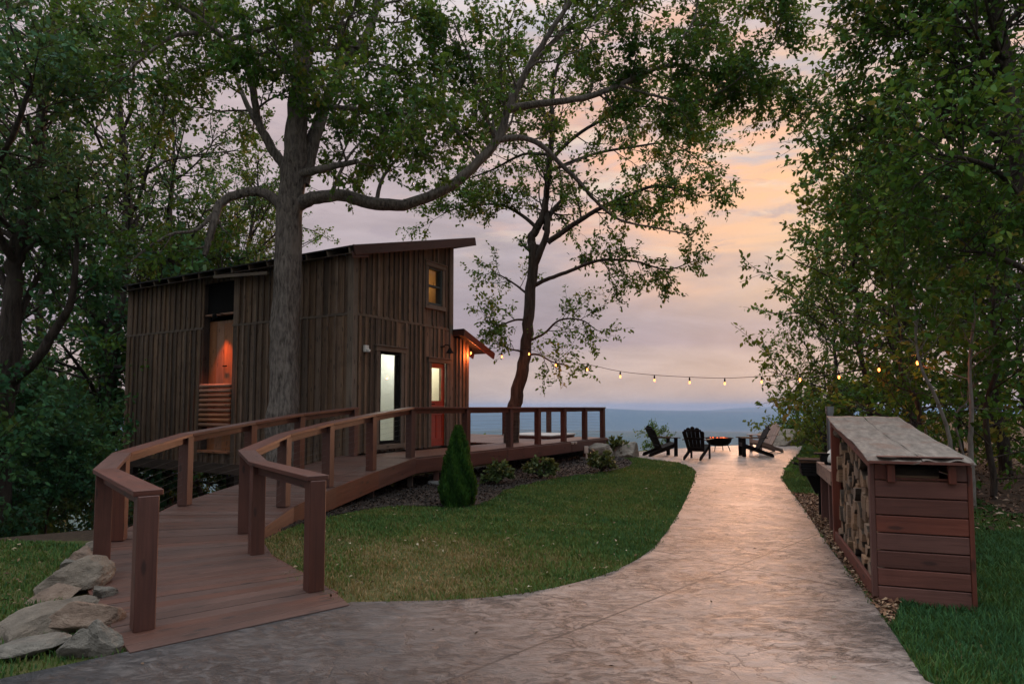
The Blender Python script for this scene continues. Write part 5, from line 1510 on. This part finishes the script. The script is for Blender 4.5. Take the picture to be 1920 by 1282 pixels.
for i, (x_, yb, w_, h_, rz_, mt, lb) in enumerate(((1474, 836, 78, 26, .2, 'rock_tan', 'large smooth tan boulder at the patio edge behind the pale chair'), (1118, 862, 52, 30, .5, 'rock_grey', 'dark rounded boulder in the mulch just past the deck corner'),
                                                   (1176, 858, 52, 26, .1, 'rock_grey', 'squarish boulder in the mulch nearest the left black chair'), (1522, 830, 30, 8, .4, 'rock_tan', 'flat low rock right of the large patio boulder'),
                                                   (1545, 829, 24, 7, .9, 'rock_grey', 'smallest flat rock at the right end of the patio edge'))):
    p = gz(x_, yb); s = p.y / FPX
    rock('boulder', (p.x, p.y + w_ * s * .25, h_ * s * .3), (w_ * s * .72, w_ * s * .56, h_ * s * .98), rz_, 400 + i * 5, M[mt], lb, 'boulders on the ridge edge', ncut=8)
p = gz(985, 900)

# ------------------------------------------------------------------ evergreen and small shrubs
def conifer():
    base = gz(858, 951); H_, Rr = 1.24, .27; g = np.random.default_rng(77)
    T = Tree(77, np.array([(0, 0), (.16, .3), (.20, .65), (0, 1), (-.20, .65), (-.16, .3)], float))
    T.tube(np.array([(base.x, base.y, 0 + k * .3) for k in range(4)]), [.03, .026, .02, .008], 6)
    n = 15000; t = g.random(n) ** .75; prof = np.sin(np.clip(t * .98 + .03, 0, 1) * math.pi * .5)
    hh = 1 - t; env = Rr * np.clip(1.15 * (1 - hh) ** .62, 0, 1) * (1 - .18 * np.clip((t - .85) / .15, 0, 1))
    a = g.uniform(0, 6.283, n); bulge = 1 + .09 * np.sin(a * 5 + hh * 9) + .07 * np.sin(a * 3 - hh * 14)
    r_ = env * bulge * (g.random(n) ** .28)
    T.lp.append(np.stack([base.x + r_ * np.cos(a), base.y + r_ * np.sin(a), .02 + hh * H_ * .97], -1))
    T.ld.append(nrm_rows(np.stack([np.cos(a) * .45 + g.normal(0, .2, n), np.sin(a) * .45 + g.normal(0, .2, n), np.ones(n)], -1)))
    T.ln.append(nrm_rows(np.stack([np.cos(a), np.sin(a), g.normal(0, .3, n)], -1) + g.normal(0, .45, (n, 3))))
    T.ls.append(g.uniform(.04, .085, n)); T.lr.append(np.clip(.35 + .25 * np.sin(a * 6 + hh * 11) + g.normal(0, .16, n), 0, 1))
    m = leafmat('arborvitae_sprays', [(.0, (.012, .040, .010)), (.5, (.028, .088, .016)), (1.0, (.07, .15, .024))], .2)
    o = T.make('evergreen_shrub', base, M['bark_dark'], m)
    tag(o, 'dark green cone shaped evergreen standing in front of the deck', 'shrub', None)


conifer()
M['leaf_rhodo'] = leafmat('rhododendron_leaves', [(.0, (.022, .042, .016)), (.5, (.055, .085, .028)), (.8, (.11, .125, .045)), (1.0, (.2, .17, .07))], .2, .4)
M['leaf_yellow'] = leafmat('yellow_green_leaves', [(.0, (.06, .07, .015)), (.5, (.14, .14, .03)), (1.0, (.25, .2, .05))], .3)


def small_shrub(seed, H_, Rr, leafm, nb=26, per=16, ll=(.07, .12)):
    T = Tree(seed, LEAF_OVAL, ll, per, .14, -.1, .03); g = T.g
    for k in range(nb):
        a = g.uniform(0, 6.283); e = math.asin(g.uniform(.15, 1.0)); L = g.uniform(.8, 1.05)
        tip = np.array([math.cos(a) * math.cos(e) * Rr * L, math.sin(a) * math.cos(e) * Rr * L, math.sin(e) * H_ * L])
        P = np.array([tip * t + np.array([0, 0, .05 * math.sin(t * 3.14)]) for t in (.0, .35, .7, 1.0)]); T.tube(P, [.010, .008, .006, .004], 4)
        T.leaves(P[2:], float(g.uniform(.2, .8)))
        if g.random() < .8: T.leaves(P[1:3], float(g.uniform(.1, .6)))
    return T.make('planted_shrub', (0, 0, 0), M['bark_dark'], M[leafm])


s1 = small_shrub(201, .42, .36, 'leaf_rhodo'); s2 = small_shrub(202, .5, .42, 'leaf_rhodo', 30); s3 = small_shrub(203, .28, .35, 'leaf_yellow', 18, 12, (.05, .09))
for o, x_, yb, s_, rz_, lb in ((s1, 934, 908, 1.0, 0, 'pale green leafy shrub in the mulch right of the evergreen'), (s2, 1014, 898, .95, 1, 'round shrub in the mulch below the middle deck posts'), (s2, 1128, 886, 1.05, 2.2, 'dark leafy shrub in the mulch below the deck corner'),
                               (s1, 1158, 856, 1.35, 3.1, 'upright shrub between the two dark boulders'), (s3, 702, 922, 1.1, .4, 'low yellow green plant in the shade under the ramp'), (s3, 640, 925, .9, 2.0, 'small yellow plant under the ramp, nearest the railing foot')):
    first = o.name not in _used; _used.add(o.name); r_ = o if first else copy_tree(o)
    p = gz(x_, yb); r_.location = (p.x, p.y, .03); r_.rotation_euler = (0, 0, rz_); r_.scale = (s_,) * 3; tag(r_, lb, 'shrub', 'shrubs in the mulch bed')

# ------------------------------------------------------------------ woodshed with its split logs
SRZ = math.atan2(SX.y, SX.x)
shed = empty('woodshed', SHED_P, SRZ, 'red brown open sided woodshed with a weathered sloping roof', 'woodshed')
SW, SL, Z0, Z1 = .63, 2.36, 1.115, 1.40


def sroof(y): return Z0 + (Z1 - Z0) * y / SL


mb = MB(); bh = .1385
for k in range(7):
    mb.box(.0, SW, -.0, .03, .004 + k * bh, (k + 1) * bh - .004)
mb.box(.0, .125, .0, .03, 7 * bh + .004, 1.10); mb.box(.52, SW, .0, .03, 7 * bh + .004, 1.10); mb.box(.125, .52, .004, .028, 7 * bh + .004, 7 * bh + .022)
mb.build('front_panel', M['shed'], shed, bevel=.005)
for x in (.085, .50):
    mb = MB(); mb.box(x, x + .055, -.035, -.001, .955, 1.098); mb.build('bracket', M['shed'], shed, bevel=.004)
for (x, y, zt, w) in ((-.035, .0, 1.09, .034), (SW + .002, .0, 1.09, .034), (-.04, SL - .09, sroof(SL - .05) - .02, .09), (SW - .05, SL - .09, sroof(SL - .05) - .02, .09)):
    mb = MB(); mb.box(x, x + w, y, y + .09, -.03, zt); mb.build('post', M['shed'], shed, bevel=.005)
mb = MB(); mb.box(-.034, -.004, .092, SL - .092, .0, .155); mb.build('sill_board', M['shed'], shed, bevel=.005)
mb = MB()
for k in range(8): mb.box(SW + .002, SW + .028, .092, SL - .092, .02 + k * bh, (k + 1) * bh + .008)
mb.build('back_panel', M['shed'], shed)
mb = MB()
for k in range(8): mb.box(.055, SW - .055, SL - .03, SL - .004, .02 + k * bh, (k + 1) * bh + .008)
mb.build('end_panel', M['shed'], shed)
mb = MB(); mb.box(-.003, SW, .03, SL - .04, .06, .10); mb.build('floor_board', M['dark_wood'], shed)
# roof of three overlapping sheets with a ragged front lip
mb = MB(); g = np.random.default_rng(9)
ny, nx = 22, 20
for sgi, (xa, xb) in enumerate(((-.06, .315), (.31, SW + .03))):
    V = []; F = []; UVv = []
    for j in range(ny):
        for i in range(nx):
            x = xa + (xb - xa) * i / (nx - 1); y = -.085 + (SL + .17) * j / (ny - 1)
            z = sroof(y) + .028 + .004 * sgi + .003 * math.sin(x * 23 + 1.3 + y * 1.1) + .004 * math.sin(y * 3.1 + x * 4) - (.010 + .012 * math.sin(x * 31)) * (j == 0) + .004 * math.sin(y * 11 + sgi)
            V.append((x + .012 * math.sin(y * 2.6 + sgi) * (i in (0, nx - 1)), y + .014 * math.sin(x * 17) * (j == 0), z))
    m_ = len(V); V += [(a, b, c - .009) for a, b, c in V]
    for j in range(ny - 1):
        for i in range(nx - 1):
            a = j * nx + i; F.append((a, a + 1, a + nx + 1, a + nx)); F.append((m_ + a, m_ + a + nx, m_ + a + nx + 1, m_ + a + 1))
    for i in range(nx - 1): F.append((m_ + i, m_ + i + 1, i + 1, i)); q = (ny - 1) * nx + i; F.append((q, q + 1, m_ + q + 1, m_ + q))
    for j in range(ny - 1):
        a = j * nx; F.append((a, a + nx, m_ + a + nx, m_ + a)); a += nx - 1; F.append((m_ + a, m_ + a + nx, a + nx, a))
    o_ = random.uniform(0, 40)
    mb.add(V, F, [[(V[k][1] + o_, V[k][0] + o_) for k in f_] for f_ in F])
sr = mb.build('roof', M['shed_roof'], shed, smooth=True)
mb = MB()
mb.beam((-.02, .0, Z0 - .03), (-.02, SL, Z1 - .03), .03, .06); mb.build('rafter', M['shed'], sr, bevel=.003)
mb = MB(); mb.beam((SW + .016, .0, Z0 - .03), (SW + .016, SL, Z1 - .03), .028, .06); mb.build('rafter', M['shed'], sr, bevel=.003)
mb = MB(); mb.box(-.05, SW + .02, -.098, -.088, sroof(-.08) + .002, sroof(-.08) + .022); mb.box(.02, SW - .03, -.06, .03, sroof(0) + .040, sroof(0) + .047); mb.build('drip_edge', M['shed'], sr)


def log_mats():
    m, nt, b = new_mat('split_log'); tc = nt.nodes.new('ShaderNodeTexCoord'); v = tc.outputs['Object']
    oi = nt.nodes.new('ShaderNodeObjectInfo'); rd = oi.outputs['Random']
    n1 = noise(nt, mapping(nt, v, (2, 30, 30)), 1.0, 5, .65, .3); n2 = noise(nt, v, 60, 4, .6)
    cl = ramp(nt, n1, [(.3, (.13, .07, .038)), (.5, (.26, .15, .085)), (.7, (.36, .235, .145))])
    cl = mixc(nt, mth(nt, 'MULTIPLY', ramp(nt, rd, [(.45, 0.0), (1.0, 1.0)]), .65), cl, (.19, .15, .125))
    hs = nt.nodes.new('ShaderNodeHueSaturation'); lnk(nt, cl, hs.inputs['Color']); lnk(nt, mth(nt, 'ADD', .55, mth(nt, 'MULTIPLY', mth(nt, 'FRACT', mth(nt, 'MULTIPLY', rd, 9.7)), .8)), hs.inputs['Value'])
    lnk(nt, hs.outputs[0], b.inputs['Base Color']); b.inputs['Roughness'].default_value = .9; bump(nt, b, mth(nt, 'ADD', n1, n2), .6, .01)
    return m


M['log_cut'] = log_mats(); M['log_bark'] = bark('log_bark', (.035, .026, .02), (.12, .09, .07), 3, 30, .8)


def log_mesh(seed, w, h):
    """a split log lying along x, its sawn end at x = 0; bark on the round side"""
    g = np.random.default_rng(seed); kind = g.integers(0, 3); bm = bmesh.new(); L = g.uniform(.42, .5)
    if kind == 0: pts = [(-.5, -.45), (.5, -.5)] + [(.5 * math.cos(a), -.45 + 1.0 * math.sin(a)) for a in np.linspace(.35, 2.8, 5)]; barkf = range(2, 6)
    elif kind == 1: pts = [(-.5, -.5)] + [(-.5 + math.cos(a), -.5 + math.sin(a)) for a in np.linspace(0, 1.57, 5)]; barkf = range(1, 5)
    else: pts = [(-.48, -.5), (.4, -.5), (.5, .1), (.2, .5), (-.5, .42)]; barkf = [2]
    pts = [(p[0] * w + g.normal(0, .004), p[1] * h + g.normal(0, .004)) for p in pts]; n = len(pts)
    rings = []
    for t in (0, .02, .5, 1):
        sh_ = g.normal(0, .004, 2); sc = .96 if t in (0, 1) else 1
        rings.append([bm.verts.new((t * L, p[0] * sc + sh_[0], p[1] * sc + sh_[1])) for p in pts])
    for a, b in zip(rings[:-1], rings[1:]):
        for i in range(n):
            f = bm.faces.new((a[i], a[(i + 1) % n], b[(i + 1) % n], b[i])); f.material_index = 1 if i in barkf else 0
    bm.faces.new(list(reversed(rings[0]))); bm.faces.new(rings[-1]); bmesh.ops.recalc_face_normals(bm, faces=bm.faces[:])
    me = bpy.data.meshes.new('split_log'); bm.to_mesh(me); bm.free(); me.materials.append(M['log_cut']); me.materials.append(M['log_bark'])
    return me


g = np.random.default_rng(19); variants = [log_mesh(500 + i, 1.0, 1.0) for i in range(12)]
nlog = 0; y = .10
while y < SL - .17:
    w = g.uniform(.10, .165); z = .105; zt = sroof(y) - (.19 if y < 1.9 else .10)
    while z < zt:
        h = g.uniform(.085, .14); me = variants[g.integers(0, 12)]
        o = bpy.data.objects.new('split_log', me); col.objects.link(o)
        x_ = g.uniform(-.012, .075); yy = y + w / 2 + g.normal(0, .008)
        q = shed_w(x_, yy); o.location = (q[0], q[1], z + h / 2); o.scale = (1, w * 1.06 * (1 if g.random() < .5 else -1), h * 1.10 * (1 if g.random() < .7 else -1))
        o.rotation_euler = (g.normal(0, .12), 0, SRZ + g.normal(0, .02))
        tag(o, 'split firewood log with its pale cut end showing in the woodshed stack', 'log', 'split logs stacked in the woodshed'); nlog += 1
        z += h
    y += w
q = shed_w(.03, 2.02); mb = MB(); mb.tube([(0, -.17, 0), (0, 0, .005), (0, .17, 0)], [.055, .06, .057], 12)
o = mb.build('round_log', M['log_bark'], None, smooth=True); o.location = (q[0], q[1], sroof(2.0) - .095); o.rotation_euler = (0, 0, SRZ + .04)
tag(o, 'round log with bark lying on top of the stack beside the far post', 'log')
print('logs', nlog)

# work table, pizza oven and charcoal grill beyond the woodshed
def sempty(name, x, y, lb, cat, z=0): q = shed_w(x, y); return empty(name, (q[0], q[1], z), SRZ, lb, cat)


tb = sempty('work_table', 0, 2.55, 'rough timber work table standing behind the woodshed', 'table')
mb = MB()
for k in range(4): mb.box(.012 + k * .16, .012 + k * .16 + .155, -.02, 1.48, .765, .80)
mb.build('table_top', M['table'], tb, bevel=.004)
mb = MB(); mb.box(-.03, .010, -.02, 1.5, .63, .80); mb.build('apron', M['table'], tb, bevel=.005)
mb = MB(); mb.box(.66, .70, -.02, 1.5, .63, .80); mb.build('apron', M['table'], tb, bevel=.005)
for (x, y) in ((.012, .52), (.012, 1.36), (.56, .02), (.56, 1.36)):
    mb = MB(); mb.box(x, x + .09, y, y + .09, -.02, .76); mb.build('leg', M['shed'], tb, bevel=.005)
ov = sempty('pizza_oven', .24, 3.52, 'small off white pizza oven with a steel flue on the work table', 'oven', .80)
mb = MB(); mb.lathe([(.21, .03)] + [(.22 * math.cos(a), .05 + .20 * math.sin(a)) for a in np.linspace(0, 1.5, 9)] + [(.001, .25)], 24); mb.build('dome', M['white'], ov, smooth=True)
mb = MB(); mb.lathe([(.001, .0), (.22, .0), (.23, .03), (.001, .031)], 24); mb.build('base', M['black_metal'], ov)
mb = MB(); mb.box(-.34, -.14, -.10, .10, .13, .15); mb.box(-.27, -.16, -.09, .09, .034, .13); mb.build('mouth', M['black_metal'], ov, bevel=.004)
mb = MB(); mb.lathe([(.042, .15), (.042, .75), (.050, .75), (.050, .67), (.052, .67), (.052, .76), (.036, .76), (.036, .6)], 18, (-.13, .10, 0)); mb.build('flue', M['steel'], ov, smooth=False)
gr = sempty('charcoal_grill', .02, 4.25, 'black charcoal grill on a post past the end of the work table', 'grill')
mb = MB(); fr = [(-.24, -.2), (.24, -.2), (.24, .2), (-.24, .2)]
for k in range(5): mb.obox((0, 0, .605 + k * .036), (1, 0, 0), (0, 1, 0), (0, 0, 1), .46 + .014 * (k % 2) + k * .008, .40, .034)
mb.obox((0, 0, .805), (1, 0, 0), (0, 1, 0), (0, 0, 1), .54, .45, .022); mb.build('firebox', M['black_metal'], gr, bevel=.004)
mb = MB(); mb.obox((.04, 0, .46), (1, 0, 0), (0, -1, 0), (0, 0, -1), .42, .34, .25, None, .45); mb.build('ash_hopper', M['black_metal'], gr)
mb = MB(); mb.box(-.01, .08, -.04, .04, -.03, .36); mb.build('pedestal', M['black_metal'], gr)
mb = MB(); mb.tube([(-.27, -.12, .74), (-.33, -.12, .75), (-.33, .12, .75), (-.27, .12, .74)], .012, 8); mb.build('handle', M['black_metal'], gr)

# ------------------------------------------------------------------ fire pit and chairs
def chair_parts(root, mat):
    mb = MB()
    for s in (-1, 1): mb.beam((.27, s * .235, .335), (-.60, s * .235, .045), .035, .11)
    for s in (-1, 1): mb.box(-.635, -.56, s * .235 - .0178, s * .235 + .0178, .0, .06)
    mb.build('side_rails', mat, root, bevel=.004)
    mb = MB()
    for k in range(6):
        t = k / 5; mb.obox((.27 - t * .46, 0, .405 - t * .155), Vector((1, 0, .335)).normalized(), (0, 1, 0), Vector((-.335, 0, 1)).normalized(), .08, .52, .02)
    mb.box(.285, .305, -.26, .26, .31, .40); mb.build('seat', mat, root, bevel=.004)
    mb = MB(); up = Vector((-.44, 0, .90)).normalized(); nr = Vector((.90, 0, .44)).normalized(); b0 = Vector((-.20, 0, .245))
    for k in range(-2, 3):
        Lk = .80 - .036 * k * k; w0, w1 = .092, .124; c0 = b0 + Vector((0, k * .099, 0)); c1 = b0 + up * (Lk - .05) + Vector((0, k * .130, 0)); rnd = random.random()
        vs = []
        for (c, w) in ((c0, w0), (c1, w1)):
            for sy in (-1, 1):
                for sn in (-1, 1): vs.append(tuple(c + Vector((0, sy * w / 2, 0)) + nr * sn * .011))
        tip = []
        for a in np.linspace(.0, math.pi, 7)[1:-1]:
            for sn in (-1, 1): tip.append(tuple(c1 + Vector((0, -math.cos(a) * w1 / 2 - k * .004 * math.sin(a), 0)) + up * (.05 * math.sin(a)) + nr * sn * .011))
        V = vs + tip
        fr_ = [0, 2, 6] + [8 + 2 * j for j in range(4, -1, -1)] + [4]; bk = [1, 3, 7] + [9 + 2 * j for j in range(4, -1, -1)] + [5]
        F = [fr_, list(reversed(bk))] + [(fr_[i], bk[i], bk[(i + 1) % len(fr_)], fr_[(i + 1) % len(fr_)]) for i in range(len(fr_))]
        mb.add(V, F, [[(V[i][2] + k, V[i][1]) for i in f_] for f_ in F], rnd)
    for (t, w) in ((.10, .48), (.42, .56), (.68, .5)):
        c = b0 + up * t - nr * .026; mb.obox(tuple(c), up, (0, 1, 0), nr, .07, w, .026)
    mb.build('backrest', mat, root, bevel=.003)
    for s in (-1, 1):
        mb = MB(); P = [(.36, .24), (.38, .28), (.38, .36), (.34, .39), (-.05, .385), (-.44, .33), (-.46, .28), (-.44, .27), (-.1, .275), (.0, .25)]
        mb.prism([(x, s * y) for x, y in P], .565, .588); mb.build('armrest', mat, root, bevel=.003)
        mb = MB(); mb.box(.20, .315, s * .272 - .0175, s * .272 + .0175, .0, .564); mb.box(.235, .28, s * .30 - .012, s * .30 + .03, .46, .563); mb.build('front_leg', mat, root, bevel=.004)


pit = gz(1348, 846); GC = 'chairs round the fire pit'
for (x_, yb, ang, mt, lb) in ((1246, 855.5, R(12), 'chair', 'black slatted garden chair seen from its side, left of the fire pit'), (1309, 861.5, R(58), 'chair', 'black slatted garden chair seen from behind, nearest the camera'),
                              (1408, 856.5, R(172), 'chair', 'black slatted garden chair facing left, right of the fire pit'), (1430, 848.5, R(192), 'chair_tan', 'pale weathered garden chair behind the right black one')):
    p = gz(x_, yb); c = empty('garden_chair', (p.x, p.y, .024), ang, lb, 'chair', GC); chair_parts(c, M[mt])
fp = empty('fire_pit', (pit.x, pit.y, .022), .3, 'round black metal fire pit with glowing embers between the chairs', 'fire pit')
mb = MB(); prof = [(.12, .17), (.30, .20), (.41, .31), (.44, .43), (.50, .445), (.50, .465), (.42, .46), (.38, .36), (.26, .27), (.001, .25)]
mb.lathe([(.001, .165)] + prof, 28); mb.build('bowl', M['black_metal'], fp, smooth=True)
for k in range(4):
    a = k * math.pi / 2 + .6; mb = MB(); mb.tube([(.28 * math.cos(a), .28 * math.sin(a), .26), (.36 * math.cos(a), .36 * math.sin(a), .12), (.40 * math.cos(a), .40 * math.sin(a), .0)], .014, 7); mb.build('leg', M['black_metal'], fp)
mb = MB(); g = np.random.default_rng(4)
for k in range(60):
    a = g.uniform(0, 6.28); r_ = .3 * g.random() ** .5; s = g.uniform(.025, .055); mb.obox((r_ * math.cos(a), r_ * math.sin(a), .385 + g.uniform(0, .055)), unit(g.normal(0, 1, 3)) @ np.eye(3), (0, 1, 0), (0, 0, 1), s, s, s)
m, nt, b = new_mat('ember_coals'); ra = attr(nt, 'rnd').outputs['Fac']; b.inputs['Base Color'].default_value = (.03, .02, .02, 1)
b.inputs['Emission Color'].default_value = (1, .13, .02, 1); lnk(nt, ramp(nt, ra, [(.4, 0.0), (.8, 6.0 / 6), ]), b.inputs['Emission Strength'])
b2 = mth(nt, 'MULTIPLY', ramp(nt, ra, [(.35, 0.0), (.9, 1.0)]), 2.6); lnk(nt, b2, b.inputs['Emission Strength'])
mb.build('embers', m, fp)
lamp_light('ember_light', (0, 0, .58), 2.0, (1, .3, .08), .15, fp)

# ------------------------------------------------------------------ string of bulbs
sl_px = [(883, 660), (941, 667), (992, 662), (1042, 683), (1101, 691), (1163, 704), (1227, 711), (1293, 715), (1359, 717), (1428, 714), (1500, 710), (1573, 705), (1648, 691), (1720, 678)]
nb = len(sl_px); ds = np.linspace(16.3, 13.2, nb); ds[-4:] = (13.3, 12.2, 11.2, 10.3)
B = [at(x_, y_, d_) for (x_, y_), d_ in zip(sl_px, ds)]
sl = empty('string_lights', B[0], 0, 'string of glowing bulbs hanging from the house corner to the right wood', 'string lights')
off = B[0]
cabl = [p - off + Vector((0, 0, .10)) for p in B]
cabl = [Vector((-.05, -.3, .25))] + cabl + [at(1790, 655, 9.6) - off]
mb = MB(); mb.tube([Vector(p) for p in catmull(cabl, 6)], .006, 6); mb.build('cable', M['black_metal'], sl)
for p in B:
    q = p - off
    mb = MB(); mb.lathe([(.001, .012), (.017, .012), (.019, .05), (.012, .10), (.001, .10)], 10, q); so = mb.build('socket', M['black_metal'], sl, smooth=True)
    mb = MB(); mb.lathe([(.001, -.05), (.012, -.044), (.020, -.028), (.020, -.014), (.012, .010), (.001, .011)], 12, q); mb.build('bulb', M['bulb'], so, smooth=True)
    lamp_light('bulb_light', tuple(q + Vector((0, 0, -.085))), 5.0, (1, .22, .06), .03, sl).data.energy *= (3.0 if p is B[0] else 1.0)
